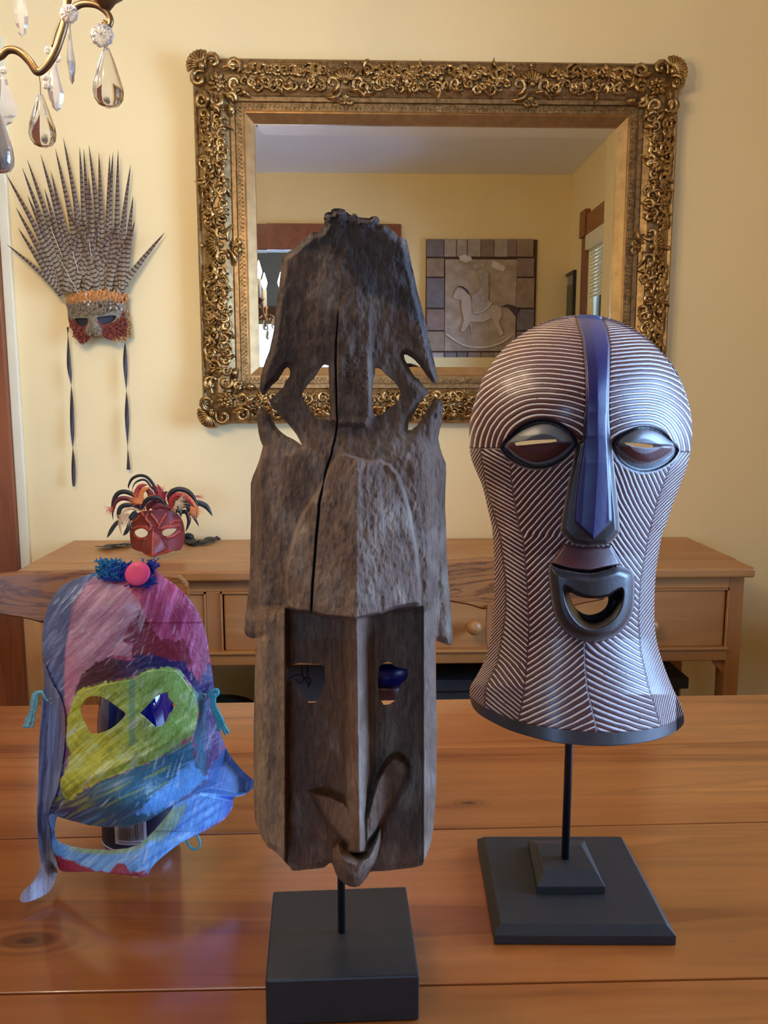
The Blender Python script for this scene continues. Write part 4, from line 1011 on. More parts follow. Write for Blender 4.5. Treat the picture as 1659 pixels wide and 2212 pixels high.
# the bottle
Mb = Mt('cobalt_glass').set(Base_Color=srgb(16, 22, 130), Roughness=0.06, Transmission_Weight=0.55, IOR=1.5, Coat_Weight=0.5, Coat_Roughness=0.05)
bc = PZ(305, 1812, TZ); bx_, by_ = P(305, 1790, 0.905).x, 0.905
bt = thing('blue_bottle', (bx_, by_, TZ), 'cobalt blue glass bottle with a barcode label, behind the painted paper mask', 'bottle')
rb = 0.0435
prof = [(0.0005, 0.001), (rb - 0.010, 0.0005), (rb - 0.003, 0.004), (rb, 0.012), (rb, 0.12), (rb - 0.001, 0.155), (rb - 0.006, 0.185), (rb - 0.014, 0.212), (0.018, 0.240), (0.0145, 0.262), (0.0145, 0.300), (0.0155, 0.302), (0.0155, 0.312), (0.0005, 0.312)]
MB().lathe([(r, z) for r, z in prof], (bx_, by_, TZ), None, 40).build('glass_body', Mb.m, bt)
MB().lathe([(0.0005, 0.31), (0.0165, 0.31), (0.0165, 0.326), (0.0005, 0.326)], (bx_, by_, TZ), None, 24).build('cap', plain('blue_cap', srgb(20, 24, 90), 0.4), bt)
def arc_patch(a0, a1, z0, z1, r, n=14):
    vs = []; fs = []
    for i in range(n + 1):
        a = a0 + (a1 - a0) * i / n
        for z in (z0, z1): vs.append((bx_ + r * math.sin(a), by_ - r * math.cos(a), TZ + z))
    for i in range(n): fs.append((2 * i, 2 * i + 2, 2 * i + 3, 2 * i + 1))
    return vs, fs
M_LABEL = plain('label_dark', srgb(22, 24, 52), 0.5); M_LW = plain('label_white', srgb(200, 200, 208), 0.5); M_LB = plain('label_black', srgb(14, 14, 18), 0.6)
b = MB(); v, f = arc_patch(-1.1, 1.25, 0.016, 0.105, rb + 0.0003, 24); b.add(v, f, True); lab = b.build('label', M_LABEL, bt)
aa, ab = -0.42, 0.40
b = MB(); v, f = arc_patch(aa, ab, 0.024, 0.060, rb + 0.0006); b.add(v, f, True); b.build('barcode_panel', M_LW, lab)
rnd = random.Random(4); b = MB(); a = aa + 0.10
while a < ab - 0.07:
    w = rnd.choice([0.006, 0.010, 0.016]); v, f = arc_patch(a, a + w, 0.029, 0.057, rb + 0.0009, 1); b.add(v, f); a += w + rnd.choice([0.007, 0.011, 0.016])
o = b.build('barcode_bars', M_LB, lab); o['kind'] = 'stuff'
b = MB(); a = aa + 0.10
while a < ab - 0.07:
    v, f = arc_patch(a, a + 0.012, 0.0255, 0.0275, rb + 0.0009, 1); b.add(v, f); a += 0.026
o = b.build('barcode_digits', M_LB, lab); o['kind'] = 'stuff'
MB().tube([(bx_ + (rb + 0.0008) * math.sin(a), by_ - (rb + 0.0008) * math.cos(a), TZ + 0.016) for a in np.linspace(-1.1, 1.25, 24)], 0.0007, 5).build('label_rim', M_LW, lab)

# ================================================================= chandelier
M_BRASS = plain('aged_brass', srgb(120, 92, 62), 0.35, 0.85, var=0.3, scale=60, bump=0.1)
CX, CYY = -0.42, 0.86
def emis(name, c, s):
    M = Mt(name); M.set(Base_Color=c); M.b.inputs['Emission Color'].default_value = (*c, 1); M.b.inputs['Emission Strength'].default_value = s; return M.m
BULB = 480.0
M_BULB = emis('bulb_glow', (1.0, 0.76, 0.48), BULB)
Mc = Mt('crystal').set(Base_Color=(0.96, 0.96, 1.0), Roughness=0.02, Transmission_Weight=1.0, IOR=1.16)
M_CRYS = Mc.m
M_CRYSC = Mt('frosted_crystal').set(Base_Color=(0.92, 0.92, 0.96), Roughness=0.08, Transmission_Weight=0.85, IOR=1.35).m
M_SMOKE = Mt('smoky_crystal').set(Base_Color=(0.30, 0.26, 0.22), Roughness=0.04, Transmission_Weight=0.6, IOR=1.5).m
H_ = lambda pts: ZP(pts, 0, 0, 3.95)
ch = thing('chandelier', (CX, CYY, 1.62), 'antique brass chandelier with candle bulbs and hanging crystal drops, upper left', 'chandelier')
armp = catmull(H_([(-330,330),(-200,420),(-100,500),(0,480),(60,430),(130,428),(195,465),(260,535),(322,615),(400,560),(470,450),(515,330),(545,230),(565,120),(578,0),(600,-60),(640,-100)]), 5, False)
arm3 = pxpath(armp, CYY)
scr = catmull(H_([(560,170),(600,100),(650,55),(710,32),(800,38),(870,70),(925,125),(945,180),(930,222),(905,205),(880,188)]), 5, False)
scr3 = pxpath(scr, CYY)
sc2_ = pxpath(catmull(H_([(450,400),(470,300),(515,180),(560,60),(620,-40),(650,-90)]), 4, False), CYY + 0.01)
cup = P(885 / 3.95, -60 / 3.95, CYY)
cupx = P(900 / 3.95, 10 / 3.95, CYY)
def rot(v, a):
    c = Vector((CX, CYY, 0)); d = v - c; return c + Matrix.Rotation(a, 3, 'Z') @ d
def drop(mb, top, w, h, n=18):
    prof = [(0.0004, 0), (0.10 * w, -0.02 * h), (0.17 * w, -0.12 * h), (0.27 * w, -0.26 * h), (0.38 * w, -0.44 * h), (0.47 * w, -0.60 * h), (0.5 * w, -0.74 * h), (0.46 * w, -0.86 * h), (0.34 * w, -0.95 * h), (0.16 * w, -0.99 * h), (0.0004, -h)]
    return mb.lathe(prof, top, None, n, 1.0)
def pendalogue(mb, top, w, h, ang):
    prof = [(0, 0), (0.16, 0.05), (0.2, 0.18), (0.34, 0.4), (0.5, 0.62), (0.42, 0.78), (0.3, 0.84), (0.28, 0.92), (0.0, 1.0)]
    R3 = Matrix.Rotation(ang, 3, 'Z'); f = []; k = []
    vs = []; fs = []
    th = [0.05, 0.5, 0.6, 0.8, 1, 0.8, 0.6, 0.4, 0.05]
    for (x, z), t in zip(prof, th):
        for (sx_, sy_) in ((-1, 0), (-0.45, -1), (0.45, -1), (1, 0), (0.45, 1), (-0.45, 1)):
            vs.append(Vector(top) + R3 @ Vector((sx_ * max(x, 0.01) * w, sy_ * 0.0028 * t, -z * h)))
    n = len(prof)
    fs = [(i * 6 + q, i * 6 + (q + 1) % 6, (i + 1) * 6 + (q + 1) % 6, (i + 1) * 6 + q) for i in range(n - 1) for q in range(6)]
    return mb.add(vs, fs, False)
def rosette(mb, c, r, nrm=Vector((0, -1, 0))):
    vs = []; N = 40; c = Vector(c)
    rings = [(0.05, 0.30), (0.16, 0.34), (0.45, 0.30), (0.75, 0.26), (0.95, 0.12), (1.0, 0.0)]
    for sgn in (1, -1):
        for (rr, hh) in (rings if sgn > 0 else rings[::-1][1:]):
            for k in range(N):
                a = 2 * math.pi * k / N; lob = 1 + (0.09 * abs(math.cos(a * 5)) - 0.05) * rr; gv = 1 - 0.45 * (abs(math.cos(a * 5)) < 0.28) * (rr > 0.1)
                vs.append(c + Vector((math.cos(a) * r * rr * lob, -sgn * hh * r * gv, math.sin(a) * r * rr * lob)))
    m = len(vs) // N
    return mb.add(vs, [(i * N + k, i * N + (k + 1) % N, (i + 1) * N + (k + 1) % N, (i + 1) * N + k) for i in range(m - 1) for k in range(N)] + [tuple(range(N)), tuple(range((m - 1) * N, m * N))[::-1]], True)
def wire(name, a, b_, parent): return MB().tube([a, (Vector(a) + Vector(b_)) / 2 + Vector((0.0006, 0, 0)), b_], 0.0004, 5, False).build(name, M_BRASS, parent)
# arm + its scroll, candle sleeve and bulb, repeated round the stem
px2m = (P(400, 200, CYY) - P(399, 200, CYY)).length / 1.0 / 3.95
prot = {}
NA = 6
ANG = [0, 100, 145, 190, 250, 295]
for k in range(NA):
    a = R_(ANG[k])
    def R(v): return rot(Vector(v), a)
    MB().tube([R(v) for v in arm3], [0.0038] * len(arm3), 8, True, 1.0, up=(0, 0, 1)).build('arm', M_BRASS, ch)
    MB().tube([R(v) for v in scr3], [0.0036 - 0.0010 * i / len(scr3) for i in range(len(scr3))], 8).build('arm_scroll', M_BRASS, ch)
    if k == 0: MB().tube([R(v) for v in sc2_], 0.0016, 6).build('scroll_wire', M_BRASS, ch)
    c = R(cupx)
    b = MB(); b.lathe([(0.004, -0.012), (0.010, -0.004), (0.018, 0.002), (0.022, 0.010), (0.020, 0.011), (0.012, 0.006), (0.011, 0.012), (0.0005, 0.012)], c + Vector((0, 0, 0.004)), None, 24)
    b.build('drip_cup', M_BRASS, ch)
    MB().lathe([(0.0095, 0.0), (0.0095, 0.075), (0.006, 0.08)], c + Vector((0, 0, 0.014)), None, 16).build('candle_sleeve', plain('candle_ivory', srgb(230, 220, 190), 0.5) if k == 0 else bpy.data.materials['candle_ivory'], ch)
    MB().lathe([(0.0055, 0.0), (0.0085, 0.010), (0.0125, 0.024), (0.0115, 0.036), (0.006, 0.052), (0.002, 0.066), (0.0003, 0.072)], c + Vector((0, 0, 0.093)), None, 16).build('flame_bulb', M_BULB, ch)
# stem
MB().lathe([(0.002, -0.10), (0.012, -0.085), (0.016, -0.06), (0.008, -0.045), (0.022, -0.02), (0.028, 0.0), (0.016, 0.02), (0.009, 0.05), (0.009, 0.14), (0.020, 0.17), (0.012, 0.20), (0.008, 0.24), (0.008, 0.40), (0.014, 0.42), (0.006, 0.45)], (CX, CYY, P(0, 120, CYY).z - 0.01), None, 20).build('stem', M_BRASS, ch)
MB().tube([(CX, CYY, 2.0), (CX, CYY, ZC)], 0.004, 8).build('chain', M_BRASS, ch)
MB().lathe([(0.06, 0.0), (0.05, -0.02), (0.02, -0.035), (0.006, -0.04)], (CX, CYY, ZC), None, 20).build('canopy', M_BRASS, ch)
# crystals in view
def crys(kind, m, *a):
    b = MB(); kind(b, *a); return b.build({drop: 'crystal_drop', pendalogue: 'crystal_pendant', rosette: 'crystal_rosette'}[kind], m, ch)
U = px2m
def at(zx_, zy_, dy=0.0): return P(zx_ / 3.95, zy_ / 3.95, CYY + dy)
crys(rosette, M_CRYSC, at(590, 118, -0.012), 76 * U); crys(rosette, M_CRYSC, at(872, 302, -0.004), 96 * U)
crys(drop, M_CRYS, at(908, 402), 255 * U, 485 * U); crys(drop, M_CRYS, at(345, 800), 225 * U, 435 * U); crys(drop, M_SMOKE, at(-15, 960, -0.03), 210 * U, 480 * U)
crys(pendalogue, M_CRYSC, at(160, -200, 0.02), 120 * U, 490 * U, 0.3)
crys(pendalogue, M_CRYSC, at(590, 205, -0.006), 80 * U, 480 * U, 0.9); crys(pendalogue, M_CRYSC, at(462, 520, 0.05), 140 * U, 430 * U, 0.5); crys(pendalogue, M_CRYSC, at(20, 650, 0.04), 230 * U, 420 * U, 0.2)
for c in ((415, 430), (488, 500), (388, 655), (395, 730), (30, 600)): crys(rosette, M_CRYSC, at(*c, 0.045), 34 * U)
wire('wire', at(330, 620), at(345, 800), ch); wire('wire', at(900, 385), at(908, 410), ch); wire('wire', at(590, 190, -0.006), at(600, 215, -0.006), ch); wire('wire', at(470, 470, 0.04), at(465, 530, 0.05), ch)
# crystals on the far arms (seen in the mirror)
for k in range(2, NA):
    a = R_(ANG[k])
    for (zx_, zy_, kd) in ((330, 640, 0), (885, 215, 1))[1 if k == NA - 1 else 0:]:
        p = rot(at(zx_, zy_), a)
        b = MB(); drop(b, p - Vector((0, 0, 0.012)), 0.028, 0.055, 12); b.build('crystal_drop', M_CRYS, ch)
        b = MB(); rosette(b, p - Vector((0, 0, 0.004)), 0.009); b.build('crystal_rosette', M_CRYSC, ch)

# ================================================================= gilt mirror
Mg = Mt('antique_gilt').set(Metallic=0.9, Roughness=0.30)
ns = Mg.noise(Mg.coords((60, 60, 60)), 1.0, 5, 0.65)
Mg.color(Mg.ramp(ns, [(0.32, srgb(92, 68, 38)), (0.48, srgb(158, 124, 74)), (0.66, srgb(222, 188, 128))])); Mg.bump(Mg.noise(Mg.coords((300, 300, 300)), 1.0, 3), 0.15, 0.0005)
M_GILT = Mg.m
M_GILTD = plain('dark_gilt', srgb(146, 116, 74), 0.45, 0.8, var=0.45, scale=80, bump=0.3)
M_GILTB = plain('bright_gilt', srgb(200, 162, 108), 0.3, 0.85, var=0.15, scale=40, bump=0.05)
M_MIRR = Mt('mirror_silver').set(Base_Color=(0.90, 0.90, 0.90), Metallic=1.0, Roughness=0.0).m
YF = YW - 0.055
tl = P(418, 117, YF); tr = P(1472, 133, YF); bl = P(431, 911, YF); br = P(1441, 918, YF)
mx0 = (tl.x + bl.x) / 2; mx1 = (tr.x + br.x) / 2; mz1 = (tl.z + tr.z) / 2; mz0 = (bl.z + br.z) / 2
TW = 0.150
mr = thing('gilt_mirror', ((mx0 + mx1) / 2, YW - 0.03, mz0), 'large rectangular mirror in an ornate antique gold baroque frame on the wall', 'mirror')
W_, H__ = mx1 - mx0, mz1 - mz0
prof = [(0, 0.004), (0, 0.036), (0.006, 0.044), (0.012, 0.040), (0.02, 0.042), (0.045, 0.054), (0.075, 0.054), (0.090, 0.044), (0.094, 0.046), (0.104, 0.046), (0.106, 0.038), (0.124, 0.038), (0.126, 0.033), (0.129, 0.034), (0.150, 0.016), (0.150, 0.006)]
corners = [(mx0, mz0), (mx1, mz0), (mx1, mz1), (mx0, mz1)]
inn = [(1, 1), (-1, 1), (-1, -1), (1, -1)]
def fp(ci, t, h):
    (x, z), (ix, iz) = corners[ci], inn[ci]; return Vector((x + ix * t, YW - h, z + iz * t))
rails = []
for i in range(4):
    j = (i + 1) % 4
    for nm, lo, hi, m in (('frame_rail', 0, 11, M_GILTD), ('frame_liner', 11, 15, M_GILTB)):
        pr_ = prof[lo:hi + 1] if nm != 'frame_liner' else prof[lo:]
        pr2 = [(pr_[0][0], 0.004)] + pr_ + [(pr_[-1][0], 0.004)]
        vs = [fp(i, t, h) for t, h in pr2] + [fp(j, t, h) for t, h in pr2]; n = len(pr2)
        fs = [(k, k + 1, n + k + 1, n + k) for k in range(n - 1)] + [tuple(range(n))[::-1], tuple(range(n, 2 * n)), (0, n, 2 * n - 1, n - 1)]
        o = MB().add(vs, fs).build(nm, m, mr)
        if nm == 'frame_rail': rails.append(o)
# glass with a bevelled border
gi = TW - 0.004; bw = 0.030
def rect(t, h): return [fp(k, t, h) for k in range(4)]
vs = rect(gi, 0.0114) + rect(gi + bw, 0.0120)
MB().add(vs, [(4, 5, 6, 7), (0, 1, 5, 4), (1, 2, 6, 5), (2, 3, 7, 6), (3, 0, 4, 7)]).build('mirror_glass', M_MIRR, mr)
# carved ornament
def sframe(i):
    j = (i + 1) % 4; a, b_ = Vector((corners[i][0], 0, corners[i][1])), Vector((corners[j][0], 0, corners[j][1]))
    s = (b_ - a).normalized(); t = Vector((inn[i][0], 0, inn[i][1])); t = t - s * t.dot(s); t.normalize()
    return a, s, t, (b_ - a).length
def ORN(i):
    a, s, t, L = sframe(i)
    def f(u, v, h): return Vector((a.x + s.x * u + t.x * v, YW - h, a.z + s.z * u + t.z * v))
    return f, L
def hprof(v): return float(np.interp(v, [p[0] + 1e-5 * i for i, p in enumerate(prof)], [p[1] for p in prof]))
def o_scroll(mb, f, u, v, r, ang, mir, turns=1.25, th=0.0042, hh=0.006):
    pts = []; rad = []; N = 13
    for k in range(N):
        q = k / (N - 1); a = ang + mir * turns * 2 * math.pi * q; rr = r * (1 - 0.82 * q)
        uu = u + math.cos(a) * rr; vv = v + math.sin(a) * rr
        pts.append(f(uu, vv, hprof(min(max(vv, 0.008), 0.088)) + hh * (0.5 + 0.5 * math.sin(q * 3.1)))); rad.append(th * (0.35 + 1.0 * math.sin(math.pi * min(1, 0.12 + q * 0.95)) ** 0.7))
    mb.tube(pts, rad, 6)
    mb.ball(pts[-1], th * 1.15, 6, 4)
def o_leaf(mb, f, u, v, L, ang, w=0.009, lift=0.010, lob=3):
    N = 7; rows = []
    ca, sa = math.cos(ang), math.sin(ang)
    for k in range(N):
        q = k / (N - 1); ww = w * math.sin(math.pi * min(1.0, 0.15 + 0.85 * q)) * (0.72 + 0.28 * abs(math.sin(q * math.pi * lob))) + 0.0006
        cu, cv = u + ca * L * q, v + sa * L * q; bend = 0.18 * L * math.sin(q * math.pi)
        cu += -sa * bend; cv += ca * bend
        hb = hprof(min(max(cv, 0.008), 0.088)) + lift * math.sin(math.pi * (0.15 + 0.75 * q))
        rows.append([f(cu - sa * x * ww, cv + ca * x * ww, hb + (0.0035 * (1 - abs(x)) if abs(x) < 0.9 else -0.006)) for x in (-1, -0.45, 0, 0.45, 1)])
    vs = [p for r in rows for p in r]
    mb.add(vs, [(i * 5 + k, i * 5 + k + 1, (i + 1) * 5 + k + 1, (i + 1) * 5 + k) for i in range(N - 1) for k in range(4)], True)
def o_bead(mb, f, u, v, r, h=0.0): mb.ball(f(u, v, hprof(min(max(v, 0.0), 0.149)) + h), r, 7, 5)
def o_shell(mb, f, u, v, R, a0=-2.6, a1=-0.54 + 0.0, h0=0.010):
    nr = 9
    for k in range(nr):
        a = a0 + (a1 - a0) * k / (nr - 1)
        pts = []; rad = []
        for q in np.linspace(0, 1, 6):
            rr = R * (0.12 + 0.88 * q); uu, vv = u + math.cos(a) * rr, v + math.sin(a) * rr
            pts.append(f(uu, vv, hprof(min(max(vv, 0.006), 0.09)) + h0 * math.sin(math.pi * (0.2 + 0.7 * q)))); rad.append(0.0008 + R * 0.14 * q)
        mb.tube(pts, rad, 6)
    o_bead(mb, f, u, v, R * 0.24, h0 * 0.8)
M_ = M_GILT
for i in range(4):
    f, L = ORN(i); rl_ = rails[i]
    rnd = random.Random(20 + i)
    shells = [0.31, 0.69] if L > 1.1 else [0.5]
    # carved scrolls and leaves
    b = MB(); u = TW * 0.92
    while u < L - TW * 0.9:
        near = min(abs(u - s * L) for s in shells)
        if near > 0.045:
            m1 = rnd.choice((-1, 1)); a = rnd.uniform(0, 6.28)
            o_scroll(b, f, u, 0.030 + rnd.uniform(-0.004, 0.006), rnd.uniform(0.014, 0.021), a, m1, rnd.uniform(1.0, 1.4), 0.0042)
            o_scroll(b, f, u + rnd.uniform(0.006, 0.016), 0.066 + rnd.uniform(-0.006, 0.008), rnd.uniform(0.012, 0.018), a + 2, -m1, 1.2, 0.0038)
            for _ in range(3): o_leaf(b, f, u + rnd.uniform(-0.012, 0.018), rnd.uniform(0.022, 0.075), rnd.uniform(0.018, 0.032), rnd.uniform(0, 6.28), rnd.uniform(0.005, 0.009))
            for _ in range(3): o_bead(b, f, u + rnd.uniform(-0.014, 0.014), rnd.uniform(0.014, 0.088), rnd.uniform(0.002, 0.0042), 0.003)
        u += 0.019
    o = b.build('carved_scrollwork', M_, mr); o['kind'] = 'stuff'
    for s in shells:
        b = MB(); uc = s * L
        o_shell(b, f, uc, 0.062, 0.034, -2.75, -0.39)
        for sg in (-1, 1):
            o_scroll(b, f, uc + sg * 0.034, 0.064, 0.020, math.pi / 2 if sg > 0 else math.pi / 2, sg, 1.1, 0.0048)
            o_leaf(b, f, uc + sg * 0.01, 0.08, 0.045, math.pi * (0.12 if sg > 0 else 0.88), 0.008)
            o_scroll(b, f, uc + sg * 0.011, 0.103, 0.013, -math.pi / 2, -sg, 1.0, 0.0030, 0.008)
            o_leaf(b, f, uc + sg * 0.040, 0.045, 0.028, math.pi * (1.6 if sg > 0 else 1.4), 0.007)
        for k in range(11):
            a = -2.9 + 2.66 * k / 10; o_bead(b, f, uc + math.cos(a) * 0.041, 0.062 + math.sin(a) * 0.041, 0.0026, 0.007)
        o_bead(b, f, uc, 0.012, 0.006, 0.006); o_bead(b, f, uc, 0.092, 0.005, 0.006)
        b.build('carved_shell', M_, mr)
    # corner cartouche
    b = MB(); g = lambda u_, v_, h: f(u_, v_, h)
    def fd(u_, v_): return u_, v_
    for k in range(9):       # corner shell fan on the outer corner
        a = math.pi * (1.0 + 0.5 * (k - 1) / 6.0); pts = []; rad = []
        for q in np.linspace(0, 1, 6):
            rr = 0.006 + 0.030 * q; pts.append(f(0.026 + math.cos(a) * rr, 0.026 + math.sin(a) * rr, 0.052 + 0.010 * math.sin(math.pi * (0.25 + 0.7 * q)))); rad.append(0.001 + 0.0045 * q)
        b.tube(pts, rad, 6)
    b.ball(f(0.028, 0.028, 0.064), 0.0085, 8, 6)
    for ring, n, r0, ln in ((0, 6, 0.006, 0.014), (1, 7, 0.014, 0.016), (2, 8, 0.022, 0.016)):
        for k in range(n):
            a = 6.283 * k / n + ring * 0.4; o_leaf(b, f, 0.064 + math.cos(a) * r0 * 0.5, 0.064 + math.sin(a) * r0 * 0.5, ln, a, 0.0065, 0.014 - ring * 0.003, 1)
    b.ball(f(0.064, 0.064, 0.066), 0.006, 8, 6)
    for (u_, v_, r_, a_, m_) in ((0.055, 0.018, 0.022, 2.5, 1), (0.018, 0.055, 0.022, -1.0, -1), (0.105, 0.024, 0.020, 1.2, -1), (0.024, 0.105, 0.020, 0.4, 1), (0.108, 0.066, 0.019, 3.8, 1), (0.066, 0.108, 0.019, 0.9, -1), (0.098, 0.098, 0.013, 0.5, 1)):
        o_scroll(b, f, u_, v_, r_, a_, m_, 1.2, 0.0050, 0.012)
    for (u_, v_, L_, a_) in ((0.03, 0.08, 0.05, 1.5), (0.08, 0.03, 0.05, 0.05), (0.12, 0.045, 0.035, 0.8), (0.045, 0.12, 0.035, 0.8), (0.09, 0.08, 0.035, 0.78), (0.115, 0.09, 0.03, 0.2), (0.09, 0.118, 0.03, 1.3)):
        o_leaf(b, f, u_, v_, L_, a_, 0.010, 0.016)
    for k in range(7): o_bead(b, f, 0.128, 0.03 + 0.012 * k, 0.0032, 0.003); o_bead(b, f, 0.03 + 0.012 * k, 0.128, 0.0032, 0.003)
    b.build('corner_cartouche', M_, mr)
    # small running pattern by the liner
    b = MB(); u = 0.118
    while u < L - 0.118:
        o_bead(b, f, u, 0.119, 0.0024, 0.001)
        N = 6; pts = [f(u + 0.0048 * math.cos(q), 0.112 + 0.0036 * math.sin(q), 0.0395) for q in np.linspace(0, 5.2, N)]
        b.tube(pts, 0.0012, 4, False); u += 0.0105
    o = b.build('beaded_moulding', M_, mr); o['kind'] = 'stuff'
# ================================================================= things seen only in the mirror
hp = thing('rocking_horse_plaque', tuple(PV(1040, 800, YB + 0.01)), 'block-bordered wooden wall plaque with a horse and rider relief, seen in the mirror', 'plaque')
M_PL = [plain('plaque_wood_%s' % n, srgb(*c), 0.6, var=0.2, scale=25) for n, c in (('rose', (140, 118, 110)), ('grey', (116, 110, 114)), ('tan', (148, 128, 110)), ('pale', (168, 156, 148)))]
J_ = lambda pts: ZP(pts, 890, 480, 5.352)
def vbox(name, x0, y0, x1, y1, t0_, t1_, m, par, bev=0.004):
    a, c = PV(*J_([(x0, y0)])[0], YB), PV(*J_([(x1, y1)])[0], YB)
    return box(name, min(a.x, c.x), max(a.x, c.x), YB + t0_, YB + t1_, min(a.z, c.z), max(a.z, c.z), m, par, bev)
vbox('back_board', 165, 190, 1415, 1760, 0.002, 0.02, plain('plaque_gap', srgb(86, 56, 44), 0.7), hp)
vbox('centre_board', 385, 425, 1195, 1490, 0.02, 0.032, plain('plaque_centre', srgb(170, 154, 138), 0.6, var=0.25, scale=14), hp)
rnd = random.Random(3); xs = [170, 375, 520, 645, 800, 955, 1115, 1215, 1410]
for a, c in zip(xs[:-1], xs[1:]):
    vbox('border_block', a, 195, c - 8, 400, 0.02, 0.03 + rnd.random() * 0.012, rnd.choice(M_PL), hp)
    vbox('border_block', a, 1505, c - 8, 1620, 0.02, 0.03 + rnd.random() * 0.012, rnd.choice(M_PL), hp); vbox('border_block', a, 1628, c - 8, 1755, 0.02, 0.03 + rnd.random() * 0.012, rnd.choice(M_PL), hp)
for ya, yb_ in ((415, 630), (645, 990), (1005, 1250), (1262, 1490)):
    vbox('border_block', 170, ya, 370, yb_, 0.02, 0.03 + rnd.random() * 0.012, rnd.choice(M_PL), hp); vbox('border_block', 1215, ya, 1410, yb_, 0.02, 0.03 + rnd.random() * 0.012, rnd.choice(M_PL), hp)
def vpoly(name, pts, h, m, par):
    f = [PV(x, y, YB) for x, y in J_(pts)]; f = [Vector((v.x, YB + h, v.z)) for v in f]
    return prism(name, f, [Vector((v.x, YB + 0.03, v.z)) for v in f], m, par, 0.002)
def vline(name, pts, r, m, par, h=0.036):
    return MB().tube([Vector((v.x, YB + h, v.z)) for v in (PV(x, y, YB) for x, y in J_(catmull(pts, 4, False)))], r, 8).build(name, m, par)
mp = plain('plaque_pale_relief', srgb(190, 178, 168), 0.6, var=0.12, scale=20); md = plain('plaque_dark_relief', srgb(74, 54, 60), 0.6); mw = plain('plaque_white_relief', srgb(206, 200, 200), 0.6)
vpoly('horse_body', [(470,870),(520,760),(600,750),(660,830),(700,930),(900,940),(960,960),(1030,1000),(1040,1080),(1000,1150),(1060,1290),(1020,1320),(920,1110),(820,1160),(680,1150),(600,1270),(560,1260),(600,1130),(570,1000),(570,900),(500,890)], 0.044, mp, hp)
vpoly('mane', [(530,738),(590,745),(640,790),(668,840),(640,825),(600,780)], 0.050, md, hp)
vpoly('tail', [(1030,978),(1090,950),(1160,960),(1220,990),(1240,1030),(1190,1080),(1160,1040),(1110,985)], 0.048, md, hp)
vpoly('rider', [(700,850),(790,800),(790,720),(860,700),(880,620),(850,570),(790,590),(770,700),(760,800),(680,840),(690,900),(780,910),(880,900),(880,760),(800,760)][::1] if False else [(690,850),(780,790),(800,720),(780,620),(830,560),(890,600),(880,700),(885,800),(880,900),(920,930),(860,1010),(760,1060),(700,1050),(690,930)], 0.052, M_PL[3], hp)
vline('rocker', [(390,1290),(500,1370),(620,1430),(780,1450),(940,1430),(1080,1370),(1150,1310)], 0.008, mw, hp); vline('saddle_trim', [(700,1060),(800,1040),(880,980),(920,930)], 0.006, mw, hp, 0.054); vline('foreleg', [(600,1100),(680,1190),(690,1290)], 0.006, mp, hp)
vpoly('cloud', [(540,400),(600,370),(680,400),(700,440),(620,470),(560,440)], 0.040, mw, hp); vpoly('wing', [(930,440),(1000,470),(1080,520),(1060,570),(980,550),(920,520)], 0.040, mw, hp); vpoly('cloud', [(690,500),(800,430),(870,440),(820,520),(720,550)], 0.038, M_PL[3], hp)
# framed print on the side wall
def ysw(px): # depth on side wall for a mirror pixel
    d = rays(np.array([px]), np.array([600]))[0]; t = XR / d[0]; return 2 * YM - d[1] * t
ya, yb_ = ysw(1205), ysw(1248)
def zsw(px, py):
    d = rays(np.array([px]), np.array([py]))[0]; return CAMZ + d[2] * XR / d[0]
zt_ = zsw(1226, 594)
pf = thing('framed_print', (XR, (ya + yb_) / 2, 1.5), 'dark framed print with a pale mat beside the window, seen in the mirror', 'picture')
y0_, y1_ = min(ya, yb_), max(ya, yb_)
if y1_ > WIN_R[0] - 0.14: y1_ = WIN_R[0] - 0.14
z0_, z1_ = zt_ - 0.55, zt_
MF = plain('dark_frame', srgb(40, 36, 34), 0.4); 
box('frame_side', XR - 0.025, XR, y0_, y0_ + 0.02, z0_, z1_, MF, pf, 0.002); box('frame_side', XR - 0.025, XR, y1_ - 0.02, y1_, z0_, z1_, MF, pf, 0.002)
box('frame_side', XR - 0.025, XR, y0_ + 0.02, y1_ - 0.02, z1_ - 0.02, z1_, MF, pf, 0.002); box('frame_side', XR - 0.025, XR, y0_ + 0.02, y1_ - 0.02, z0_, z0_ + 0.02, MF, pf, 0.002)
box('mat', XR - 0.010, XR - 0.004, y0_ + 0.02, y1_ - 0.02, z0_ + 0.02, z1_ - 0.02, plain('mat_board', srgb(150, 150, 128), 0.7), pf)
box('print', XR - 0.013, XR - 0.010, y0_ + 0.08, y1_ - 0.08, z0_ + 0.09, z1_ - 0.09, plain('print_grey', srgb(96, 98, 78), 0.6), pf)

# unseen fill light added behind the camera for warm light, shaped as a ceiling fixture
cl_ = thing('added_fill_light', (-0.95, -0.45, ZC), 'added warm fill light shaped as a frosted glass ceiling fixture, unseen behind the camera', 'fill light')
MB().lathe([(0.0005, -0.02), (0.20, -0.02), (0.205, -0.012), (0.20, -0.001), (0.0005, -0.001)], (-0.95, -0.45, ZC), None, 32).build('fill_light_rim', M_BRASS, cl_)
Ms = Mt('fill_light_glow'); Ms.set(Base_Color=srgb(240, 230, 205), Roughness=0.7); Ms.b.inputs['Emission Color'].default_value = (1.0, 0.78, 0.52, 1); Ms.b.inputs['Emission Strength'].default_value = 21.0
MB().lathe([(0.0005, -0.085), (0.06, -0.082), (0.12, -0.066), (0.165, -0.040), (0.18, -0.0205)], (-0.95, -0.45, ZC), None, 32).build('fill_light_shade', Ms.m, cl_)

